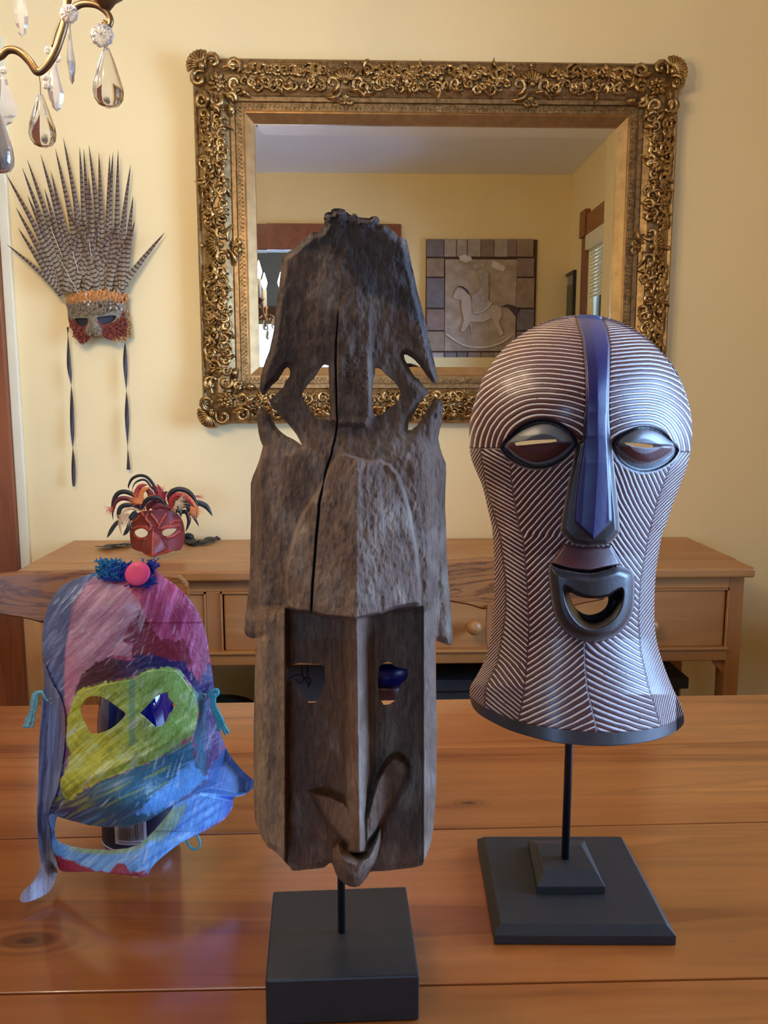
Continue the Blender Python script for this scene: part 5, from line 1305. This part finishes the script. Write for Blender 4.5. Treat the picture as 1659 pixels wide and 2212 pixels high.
# ================================================================= feather mask on the wall
K_ = lambda pts: ZP(pts, 0, 280, 2.764)
Mf = Mt('barred_feather').set(Roughness=0.65)
le = Mf.attr('along', 'Fac'); ac = Mf.attr('across', 'Fac')
oi = Mf.n('ShaderNodeObjectInfo'); off = Mf.math('MULTIPLY', oi.outputs['Random'], 3.0)
v = Mf.math('ADD', Mf.math('ADD', Mf.math('MULTIPLY', le, 84.0), off), Mf.math('MULTIPLY', Mf.math('ABSOLUTE', ac), -0.14))
bar = Mf.math('ABSOLUTE', Mf.math('SUBTRACT', Mf.math('FRACT', v), 0.5))
br_ = Mf.ramp(bar, [(0.12, (1, 1, 1)), (0.2, (0, 0, 0))])
tip = Mf.attr('tipness', 'Fac')
base = Mf.mix(Mf.ramp(tip, [(0.3, (0, 0, 0)), (0.85, (1, 1, 1))]), (*srgb(150, 134, 108),), (*srgb(112, 84, 66),))
nz = Mf.noise(Mf.coords((200, 200, 60)), 1.0, 3)
c = Mf.mix(br_, Mf.mix(Mf.math('MULTIPLY', nz, 0.5), base, (*srgb(96, 78, 62),)), (*srgb(46, 32, 28),))
c = Mf.mix(Mf.ramp(tip, [(0.75, (0, 0, 0)), (1.0, (0.8, 0.8, 0.8))]), c, (*srgb(60, 42, 34),)); Mf.color(c)
M_FEATH = Mf.m
fm = thing('feather_mask', tuple(P(212, 700, YW)), 'brown feathered half mask with a tall fan of barred tail feathers on the wall', 'mask')
def feather(pts, Y0, Y1, w, m, parent, name='feather', n=16, tipfrac=0.5, attrs=True, pw=1.3):
    path = catmull(pts, max(2, n // (len(pts) - 1)), False); N = len(path); vs = []; al = []; ac_ = []; tp = []
    L = 0; prev = None
    for i, (x, y) in enumerate(path):
        q = i / (N - 1); Y = Y0 + (Y1 - Y0) * q; p = P(x, y, Y)
        if prev is not None: L += (p - prev).length
        prev = p
        a = path[max(i - 1, 0)]; b_ = path[min(i + 1, N - 1)]; dx, dy = b_[0] - a[0], b_[1] - a[1]; l = math.hypot(dx, dy) or 1; nx, ny = -dy / l, dx / l
        ww = w * (min(1, 0.55 + q * 2)) * (1 if q < 1 - tipfrac else max(0.03, 1 - ((q - 1 + tipfrac) / tipfrac) ** pw)) 
        for s in (-1, -0.35, 0, 0.35, 1):
            vs.append(P(x + nx * s * ww, y + ny * s * ww, Y + abs(s) * 0.0016 - (0.0012 if s == 0 else 0))); al.append(L); ac_.append(s); tp.append(q)
    fs = [(i * 5 + k, i * 5 + k + 1, (i + 1) * 5 + k + 1, (i + 1) * 5 + k) for i in range(N - 1) for k in range(4)]
    o = mesh(name, vs, fs, m, parent, True)
    if attrs:
        for nm, d in (('along', al), ('across', ac_), ('tipness', tp)):
            at_ = o.data.attributes.new(nm, 'FLOAT', 'POINT'); at_.data.foreach_set('value', d)
    return o
tips = [((35,262),(375,950)),((95,465),(370,960)),((108,588),(372,985)),((38,683),(365,960)),((133,228),(395,940)),((163,180),(420,940)),((165,395),(385,930)),((243,150),(440,930)),((265,350),(430,940)),((305,250),(455,940)),((330,112),(480,930)),((378,50),(505,930)),((430,330),(500,940)),((475,105),(520,940)),((500,118),(545,940)),((530,93),(590,940)),((590,140),(610,930)),((528,285),(560,940)),((655,148),(640,940)),((675,135),(665,930)),((705,122),(690,930)),((780,210),(720,930)),((795,395),(740,930)),((805,545),(752,930)),((653,450),(640,930)),((983,615),(700,950)),((760,340),(712,940))]
rnd = random.Random(11)
for q in range(26): tips.append(((rnd.uniform(250, 760), rnd.uniform(470, 640)), (390 + q * 14, 950)))
order = sorted(range(len(tips)), key=lambda i: tips[i][0][1])
for r, i in enumerate(order):
    (tx_, ty_), (bx0, by0) = tips[i]
    wob = rnd.uniform(-10, 10)
    mid = ((tx_ + bx0) / 2 + wob + (12 if tx_ < bx0 else -8), (ty_ + by0) / 2 + 10)
    ya_ = YW - 0.030 - 0.0006 * r; d_out = 0.006 if ty_ > 400 and (tx_ < 100 or tx_ > 900) else 0.012
    feather(K_([(bx0, by0 + 20), mid, (tx_, ty_)]), ya_, YW - 0.012 - d_out - rnd.uniform(0, 0.01), 7.6 if ty_ < 640 else 5.4, M_FEATH, fm, 'feather', 20, 0.85, True, 1.7)
M_QUILL = plain('pale_quill', srgb(222, 214, 190), 0.5)
for a, b_ in (((345,750),(468,980)), ((300,580),(372,760)), ((435,730),(470,860)), ((530,650),(545,760))):
    pa, pb2 = K_([a])[0], K_([b_])[0]; MB().tube([P(*pa, YW - 0.062), P(*pb2, YW - 0.066)], 0.0006, 5).build('quill', M_QUILL, fm)
L_ = lambda pts: ZP(pts, 120, 580, 8.295)
f_out = catmull(L_([(185,560),(250,490),(400,440),(540,410),(700,400),(900,395),(1040,430),(1200,450),(1300,500),(1312,700),(1335,900),(1360,1050),(1340,1180),(1290,1245),(1200,1300),(1050,1290),(900,1250),(820,1195),(740,1175),(650,1190),(610,1260),(550,1325),(465,1340),(400,1250),(330,1140),(270,1050),(225,900),(215,760),(190,650)]), 3)
f_eL = catmull(L_([(345,900),(450,895),(560,892),(580,950),(520,1030),(440,1025),(380,970)]), 3); f_eR = catmull(L_([(740,885),(830,862),(960,845),(1078,850),(1065,910),(980,970),(850,996),(790,965)]), 3)
nosep = L_([(640,880),(700,900),(820,1060),(830,1180),(700,1190),(580,1180),(520,1120),(560,1000)])
def f_depth(px, py):
    t = (px - 212) / 66.0; d = 0.066 - 0.040 * np.clip(t, -1, 1) ** 2 + 0.016 * np.exp(-((px - 203) / 14) ** 2 - ((py - 712) / 22) ** 2)
    d += 0.003 * (fbm(px / 4, py / 4, 5) - 0.5); return YW - d
def f_col(px, py):
    c = np.repeat(np.array(srgb(132, 120, 100))[None, :], len(px), 0)
    def lay(k, cc):
        nonlocal c; k = np.clip(k, 0, 1)[:, None]; c = c * (1 - k) + np.asarray(cc)[None, :] * k
    j = 10 * (fbm(px / 3, py / 6, 3) - 0.5)
    lay(sm(-py + j, -660, -652), srgb(196, 140, 84))
    lay(sm(py + j - (px - 200) * 0.08, 690, 696), srgb(112, 46, 32)); lay(sm(px + j, 268, 274), srgb(140, 110, 70))
    lay(sm(sdist(px, py, nosep) + j * 0.5, -1, 2), srgb(138, 130, 110))
    lay(sm(py + j, 728, 734) * sm(px, 240, 246), srgb(180, 140, 86))
    q = vn(px / 1.6, py / 2.2, 8); lay(sm(q, 0.62, 0.8) * 0.45, srgb(40, 28, 24)); return c
Mff = Mt('plumage_base').set(Roughness=0.8); Mff.color(Mff.attr('paint')); Mff.bump(Mff.noise(Mff.coords((400, 400, 150)), 1, 4), 0.6, 0.002)
relief('plumage_face', f_out, [f_eL, f_eR], f_depth, 0.003, 1.5, Mff.m, fm, f_col)
mE = plain('eye_shade_dark', srgb(44, 44, 52), 0.8)  # dark colour standing in for the shade inside the eye holes
M_T = {n: plain('tuft_' + n, srgb(*c), 0.75, var=0.25, scale=200) for n, c in (('orange', (200, 138, 78)), ('grey', (126, 112, 88)), ('rust', (122, 54, 38)), ('white', (206, 186, 178)), ('dark', (58, 40, 34)), ('gold', (176, 132, 78)))}
def tufts(name, region, n, ln, wd_, mk, ang, seed, up=0.0, D=0.006, m2=None):
    rnd = random.Random(seed); xs = [p[0] for p in region]; ys = [p[1] for p in region]; b = MB(); cnt = 0; tries = 0
    cands = np.array([(rnd.uniform(min(xs), max(xs)), rnd.uniform(min(ys), max(ys))) for _ in range(n * 6)])
    ok = (sdist(cands[:, 0], cands[:, 1], region) > 0) & (sdist(cands[:, 0], cands[:, 1], f_eL) < -1) & (sdist(cands[:, 0], cands[:, 1], f_eR) < -1)
    cands = cands[ok][:n]; cands = cands[np.argsort(cands[:, 1])] if ang < 0 else cands[np.argsort(-cands[:, 1])]
    for k, (x, y) in enumerate(cands):
        a = ang + rnd.uniform(-0.5, 0.5); l = ln * rnd.uniform(0.7, 1.2); w = wd_ * rnd.uniform(0.8, 1.2); Yb = f_depth(np.array([x]), np.array([y]))[0]
        vs = []
        for q, ww, hh in ((0, 0.3, 0.001), (0.35, 0.9, D * 0.6), (0.7, 1.0, D), (0.92, 0.6, D * 1.05), (1.0, 0.1, D * 0.9)):
            cx_, cy_ = x + math.cos(a) * l * q, y + math.sin(a) * l * q
            for s in (-1, 0, 1): vs.append(P(cx_ - math.sin(a) * s * w * ww, cy_ + math.cos(a) * s * w * ww, Yb - hh - (0.0012 if s == 0 else 0)))
        b.add(vs, [(i * 3 + j, i * 3 + j + 1, i * 3 + j + 4, i * 3 + j + 3) for i in range(4) for j in range(2)], True)
    o = b.build(name, mk, fm); o['kind'] = 'stuff'; return o
up_ = -math.pi / 2
tufts('orange_plumage', L_([(190,620),(250,500),(420,450),(640,440),(900,420),(1300,520),(1300,640),(1000,600),(700,600),(400,640)]), 110, 11, 2.2, M_T['orange'], up_, 1)
tufts('grey_plumage', L_([(220,700),(420,620),(700,620),(1000,600),(1080,760),(800,850),(560,860),(300,860)]), 150, 9, 2.0, M_T['grey'], up_ + 0.3, 2)
tufts('rust_plumage', L_([(250,900),(360,960),(500,1060),(560,1150),(560,1300),(460,1320),(330,1140)]), 60, 8, 2.0, M_T['rust'], 1.9, 3)
tufts('rust_plumage', L_([(860,1010),(1100,880),(1220,760),(1250,960),(1240,1180),(1050,1250),(860,1180)]), 130, 8, 2.0, M_T['rust'], 0.9, 4)
tufts('barred_plumage', nosep, 70, 5, 1.6, M_T['grey'], 1.57, 5, D=0.004)
tufts('gold_plumage', L_([(1010,1220),(1250,1150),(1300,700),(1345,1050),(1330,1200),(1200,1290),(1050,1280)]), 60, 8, 2.0, M_T['gold'], 1.3, 6)
tufts('dark_plumage', L_([(700,640),(1250,560),(1240,760),(900,800)]), 22, 6, 1.4, M_T['dark'], up_, 7, D=0.008)
for i, (x, y, s) in enumerate([(540,470,1.0),(520,600,0.8),(615,590,0.7),(590,650,0.9),(985,620,0.8),(985,710,0.8),(1115,640,0.6),(1095,710,0.8),(1180,730,0.7),(1190,630,0.6)]):
    q = L_([(x, y)])[0]; Yb = f_depth(np.array([q[0]]), np.array([q[1]]))[0]
    b = MB(); b.ball(P(*q, Yb - 0.006), 0.0042 * s, 10, 6, (0.75, 0.3, 1.25)); b.build('scale_feather', M_T['white'], fm)
for (x, y) in ((620, 1180), (780, 1170)):
    q = L_([(x, y)])[0]; b = MB(); b.ball(P(*q, YW - 0.072), 0.004, 8, 6, (1, 0.5, 1.3)); b.build('scale_feather', M_T['gold'], fm)
relief('eye_shade', catmull(L_([(330,860),(1090,830),(1100,1000),(800,1060),(500,1080),(330,1000)]), 3), [], lambda x, y: f_depth(x, y) + 0.010, 0.002, 4.0, mE, fm)  # dark sheet added behind the eyes in place of the shade there
M_RIB = plain('dark_ribbon', srgb(58, 44, 48), 0.45, var=0.1)
def ribbon(name, pts, Y, wpx, m, parent, tw, n=60, Y2=None, ph=0.3):
    path = catmull(pts, n // (len(pts) - 1), False); N = len(path); vs = []
    s_ = (P(200, 800, Y) - P(201, 800, Y)).length
    for i, (x, y) in enumerate(path):
        q = i / (N - 1); a = ph + tw * q * math.pi * 2; p = P(x, y, Y if Y2 is None else Y + (Y2 - Y) * q); dx = Vector((math.cos(a), math.sin(a) * 0.7, 0)) * wpx * s_
        vs += [p - dx, p + dx]
    fs = [(2 * i, 2 * i + 2, 2 * i + 3, 2 * i + 1) for i in range(N - 1)]
    o = mesh(name, vs, fs, m, parent, True); md_ = o.modifiers.new('thickness', 'SOLIDIFY'); md_.thickness = 0.0006; return o
ribbon('ribbon_tail', K_([(405,1180),(412,1400),(425,1540),(432,1800),(438,1960),(440,2130)]), YW - 0.022, 4.4, M_RIB, fm, 1.5, ph=1.3)
ribbon('ribbon_tail', K_([(747,1250),(748,1400),(755,1600),(760,1800),(768,2030)]), YW - 0.022, 4.4, M_RIB, fm, 1.25, ph=1.4)

# ================================================================= red leather mask on the sideboard
Q_ = lambda pts: ZP(pts, 160, 980, 4.1475)
rm = thing('red_beaked_mask', tuple(PZ(330, 1198, SZ)), 'red leather half mask with a beak and curled black and orange feathers on the sideboard', 'mask')
YR = PZ(332, 1204, SZ).y + 0.040
r_out = catmull(Q_([(500,650),(520,600),(545,552),(590,522),(640,510),(720,504),(800,498),(860,500),(915,528),(955,570),(975,610),(990,680),(992,740),(985,790),(962,850),(930,868),(880,872),(850,885),(780,905),(705,924),(640,905),(608,880),(560,868),(520,845),(508,800),(500,740)]), 3)
r_eL = catmull(Q_([(543,702),(575,676),(620,672),(660,702),(648,735),(610,750),(568,740)]), 3); r_eR = catmull(Q_([(790,702),(825,676),(870,672),(916,674),(892,706),(850,735),(812,738),(795,722)]), 3)
r_beak = Q_([(606,880),(602,830),(620,770),(650,715),(690,684),(735,684),(775,715),(810,775),(835,820),(858,868),(780,900),(705,924),(640,905)])
ridges = [Q_([(706,690),(704,800),(700,915)]), Q_([(612,900),(700,912),(780,900),(858,866)]), Q_([(600,525),(650,590),(690,650),(680,680)]), Q_([(690,545),(730,590),(760,640),(755,670)]), Q_([(825,540),(790,590),(765,640)]), Q_([(655,545),(640,590),(680,620)]), Q_([(530,670),(580,652),(640,655),(670,690)]), Q_([(780,670),(830,652),(900,650),(940,640)]), Q_([(540,730),(580,765),(640,760)]), Q_([(830,755),(890,740),(940,700)]), Q_([(530,610),(560,590),(580,560)]), Q_([(940,600),(900,600),(860,630)])]
def r_depth(px, py):
    t = (px - 339) / 62.0; d = 0.056 - 0.050 * np.clip(np.abs(t), 0, 1) ** 2.2
    sb_ = sdist(px, py, r_beak); xb = 330.0
    d += np.where(sb_ > 0, 0.004 + 0.028 * np.clip(1 - np.abs(px - xb) / 32, 0, 1) * sm(py, 1145, 1200) + 0.008 * sm(sb_, 0, 6), 0)
    for r in ridges: d += 0.0040 * np.exp(-(sdist(px, py, r, False) / 2.2) ** 2)
    d += 0.003 * np.exp(-(np.minimum(np.abs(sdist(px, py, r_eL)), np.abs(sdist(px, py, r_eR))) / 2.5) ** 2)
    return YR - d
def r_col(px, py):
    c = np.repeat(np.array(srgb(122, 40, 38))[None, :], len(px), 0) * (0.75 + 0.5 * fbm(px / 14, py / 14, 2)[:, None])
    def lay(k, cc):
        nonlocal c; k = np.clip(k, 0, 1)[:, None]; c = c * (1 - k) + np.asarray(cc)[None, :] * k
    lay(sm(-py, -1125, -1105) * 0.6, srgb(96, 30, 44))
    for r in ridges: lay(np.exp(-(sdist(px, py, r, False) / 1.9) ** 2) * 0.85, srgb(206, 88, 66))
    for r in ridges[2:6]: lay(np.exp(-((sdist(px, py, r, False) - 4.2) / 1.4) ** 2) * 0.5, srgb(52, 22, 34))
    lay(np.exp(-(sdist(px, py, r_beak) / 1.2) ** 2) * 0.4 * (py < 1185), srgb(60, 20, 30))
    return c
Mr = Mt('painted_leather').set(Roughness=0.45); Mr.color(Mr.attr('paint')); Mr.bump(Mr.noise(Mr.coords((500, 500, 500)), 1, 3), 0.2, 0.001)
relief('face', r_out, [r_eL, r_eR], r_depth, 0.003, 1.2, Mr.m, rm, r_col)
MFk = {n: plain('plume_' + n, srgb(*c), 0.5, var=0.2, scale=150) for n, c in (('black', (28, 26, 30)), ('red', (160, 44, 44)), ('maroon', (100, 28, 36)), ('orange', (206, 116, 50)), ('cream', (196, 160, 116)), ('green', (40, 48, 44)))}
plumes = [([(760,350),(720,290),(660,215),(590,195),(520,225),(488,290),(495,315)], 'black', 3.2, 0.01), ([(770,360),(700,310),(650,245),(600,235),(540,270),(515,350)], 'black', 2.2, 0.0),
 ([(600,500),(540,380),(450,340),(380,370),(345,470),(350,600)], 'black', 5, 0.0), ([(600,510),(520,420),(430,400),(370,440),(350,540)], 'maroon', 5, -0.01), ([(590,500),(500,460),(420,480),(400,560),(440,640)], 'black', 5, -0.02), ([(580,510),(500,490),(430,540),(410,640),(430,730)], 'cream', 3.5, -0.025),
 ([(500,600),(480,680),(440,735)], 'black', 4.5, -0.02), ([(400,600),(350,660),(295,755)], 'green', 4.5, -0.01), ([(620,500),(560,430),(560,350),(600,290),(660,280)], 'red', 6, -0.005), ([(640,505),(600,400),(620,330),(690,300)], 'orange', 5, -0.015), ([(650,505),(690,420),(680,350),(620,300)], 'maroon', 7, -0.01), ([(700,500),(760,400),(740,330),(700,280)], 'maroon', 7, 0.0), ([(600,515),(640,430),(720,390),(790,420)], 'orange', 6, -0.02), ([(600,500),(660,410),(760,400),(820,470)], 'black', 5, -0.022), ([(740,505),(790,420),(780,330),(740,270)], 'red', 4, -0.005),
 ([(860,500),(900,380),(880,330),(850,345)], 'cream', 5, 0.0), ([(880,500),(850,380),(920,320),(1020,340),(1090,430),(1110,520)], 'black', 5.5, -0.01), ([(900,520),(900,420),(970,370),(1050,430),(1100,520),(1095,590)], 'orange', 6, -0.02), ([(900,510),(870,420),(930,370),(1010,400),(1080,480)], 'red', 6, -0.025), ([(920,530),(930,450),(990,440),(1060,540),(1120,655)], 'green', 6, 0.0), ([(960,480),(1080,440),(1180,470),(1240,560)], 'green', 6, 0.01), ([(940,540),(1000,520),(1030,600),(1000,700)], 'black', 4.5, 0.0), ([(880,500),(900,430),(940,480),(960,570)], 'black', 7, -0.02), ([(850,500),(800,440),(800,370),(840,340)], 'maroon', 6, -0.01), ([(700,500),(760,470),(830,480),(880,500)], 'maroon', 7, -0.02), ([(560,520),(520,560),(490,610)], 'black', 6, -0.02)]
for pts, k, w, dy in plumes: feather(Q_(pts), YR - 0.028 + dy, YR - 0.024 + dy * 1.4, w, MFk[k], rm, 'plume', 18, 0.35, False)
def hairs(name, c, n, ang, spread, L, m, seed, Y):
    rnd = random.Random(seed); b = MB(); cx_, cy_ = Q_([c])[0]
    for k in range(n):
        a = ang + rnd.uniform(-spread, spread); l = L * rnd.uniform(0.5, 1); cv = rnd.uniform(-0.5, 0.5)
        pts = [(cx_ + math.cos(a + cv * q) * l * q + rnd.uniform(-1, 1) * (1 - q) * 3, cy_ + math.sin(a + cv * q) * l * q + rnd.uniform(-1, 1) * (1 - q) * 2) for q in (0, 0.35, 0.7, 1)]
        b.tube(pxpath(pts, Y), [0.0008, 0.0006, 0.0004, 0.0002], 4, False)
    o = b.build(name, m, rm); o['kind'] = 'stuff'; return o
M_P = plain('plume_pink', srgb(206, 96, 88), 0.7)
hairs('plume_fringe', (360,480), 26, 2.6, 0.6, 26, M_P, 1, YR - 0.03); hairs('plume_fringe', (760,360), 26, -1.1, 0.6, 22, M_P, 2, YR - 0.03); hairs('plume_fringe', (1090,380), 12, 0.2, 0.3, 20, M_P, 3, YR - 0.01)
hairs('plume_fringe', (600,440), 60, -2.2, 1.2, 34, MFk['orange'], 4, YR - 0.065); hairs('plume_fringe', (920,430), 60, 0.6, 1.4, 30, MFk['cream'], 5, YR - 0.062); hairs('plume_fringe', (480,540), 50, 2.2, 0.9, 34, MFk['cream'], 6, YR - 0.07)
hairs('plume_fringe', (760,420), 60, -1.4, 1.4, 30, MFk['red'], 7, YR - 0.05); hairs('plume_fringe', (1050,480), 50, 1.0, 0.8, 30, MFk['orange'], 8, YR - 0.06)
M_RB = plain('black_ribbon', srgb(20, 20, 22), 0.5)
def flat_ribbon(name, pts, w, z=0.0012):
    path = catmull(pts, 8, False); b = MB(); vs = []
    for i, (x, y) in enumerate(path):
        p = PZ(x, y, SZ); q = PZ(*path[min(i + 1, len(path) - 1)], SZ) if i < len(path) - 1 else p + (p - PZ(*path[i - 1], SZ)); t = (q - p); t.z = 0; t.normalize(); n_ = Vector((-t.y, t.x, 0)) * w
        lift = 0.0035 + 0.0035 * abs(math.sin(i * 0.35))
        vs += [p - n_ + Vector((0, 0, lift)), p + n_ + Vector((0, 0, lift + 0.004))]
    o = mesh(name, vs, [(2 * i, 2 * i + 2, 2 * i + 3, 2 * i + 1) for i in range(len(path) - 1)], M_RB, rm, True); m_ = o.modifiers.new('thickness', 'SOLIDIFY'); m_.thickness = 0.0008; return o
flat_ribbon('ribbon_tail', Q_([(520,835),(420,832),(330,845),(240,862)]), 0.024); flat_ribbon('ribbon_tail', Q_([(985,790),(1040,800),(1090,824),(1180,805),(1240,785),(1300,778)]), 0.016)
MB().ball(PZ(*Q_([(1025, 785)])[0], SZ) + Vector((0, 0, 0.0125)), 0.012, 10, 7, (1.3, 0.8, 0.9)).build('ribbon_knot', M_RB, rm)
# ================================================================= things stored under the sideboard
M_BOX = plain('charcoal_box', srgb(62, 64, 66), 0.6); 
yk = yf + 0.12
xa, xb = P(925, 1500, yk).x, P(1484, 1500, yk).x; ztb = P(1400, 1462, yk).z
cb = thing('storage_chest', ((xa + xb) / 2, yk + 0.1, 0), 'dark charcoal storage chest on the floor under the right of the sideboard', 'chest')
box('chest_body', xa, xb - 0.02, yk, yk + 0.2, 0.0005, ztb - 0.03, M_BOX, cb, 0.004); box('chest_lid', xa - 0.01, xb, yk - 0.01, yk + 0.21, ztb - 0.03, ztb, M_BOX, cb, 0.004)
yp = yf + 0.16
v0, v1 = P(612, 1432, yp), P(700, 1520, yp)
cv = thing('sketch_canvas', (v0.x + 0.05, yp, 0), 'pale canvas with dark looping brush lines leaning under the sideboard', 'canvas')
box('canvas_board', v0.x - 0.03, v1.x + 0.02, yp, yp + 0.015, 0.0005, v0.z - 0.005, plain('canvas_pale', srgb(92, 86, 86), 0.8), cv, 0.002)
b = MB(); mk_ = plain('brush_black', srgb(24, 26, 26), 0.7)
for pts in ([(622,1468),(640,1458),(655,1460),(668,1478)], [(640,1466),(650,1476),(660,1464),(672,1470),(666,1484)], [(652,1440),(654,1462)], [(666,1440),(664,1456),(670,1468)]):
    MB().tube([P(x, y, yp - 0.0005) for x, y in catmull(pts, 4, False)], 0.0016, 6).build('brush_line', mk_, cv)
yv = yf + 0.10; c = P(838, 1462, yv)
jr = thing('blue_vase', (c.x, yv + 0.06, 0), 'dark blue and red round vase under the sideboard, glimpsed through the carved mask eye', 'vase')
MB().lathe([(0.03, 0.0005), (0.05, 0.05), (0.055, 0.2), (0.055, c.z - 0.12), (0.055, c.z - 0.04), (0.05, c.z - 0.03)], (c.x, yv + 0.06, 0), None, 28).build('vase_body', plain('oxblood_glaze', srgb(64, 16, 14), 0.4), jr)
MB().lathe([(0.05, c.z - 0.034), (0.06, c.z - 0.02), (0.064, c.z), (0.058, c.z + 0.018), (0.036, c.z + 0.032), (0.0005, c.z + 0.036)], (c.x, yv + 0.06, 0), None, 28).build('vase_lid', plain('navy_glaze', srgb(8, 12, 84), 0.35), jr)
yd = yf + 0.2; c = P(468, 1530, yd)
dr = thing('dark_basket', (c.x, yd, 0), 'dark round basket on the floor under the left of the sideboard', 'basket')
MB().lathe([(0.10, 0.0005), (0.13, 0.1), (0.14, c.z - 0.06), (0.10, c.z + 0.0), (0.0005, c.z + 0.035)], (c.x, yd, 0), None, 28).build('basket_body', plain('dark_wicker', srgb(52, 50, 36), 0.8, var=0.3, scale=80, bump=0.5), dr)
MB().tube([(c.x + 0.12 * math.cos(a), yd - 0.10, c.z - 0.06 + 0.10 * math.sin(a)) for a in np.linspace(0, math.pi, 14)], 0.004, 6).build('basket_handle', M_DARK, dr)
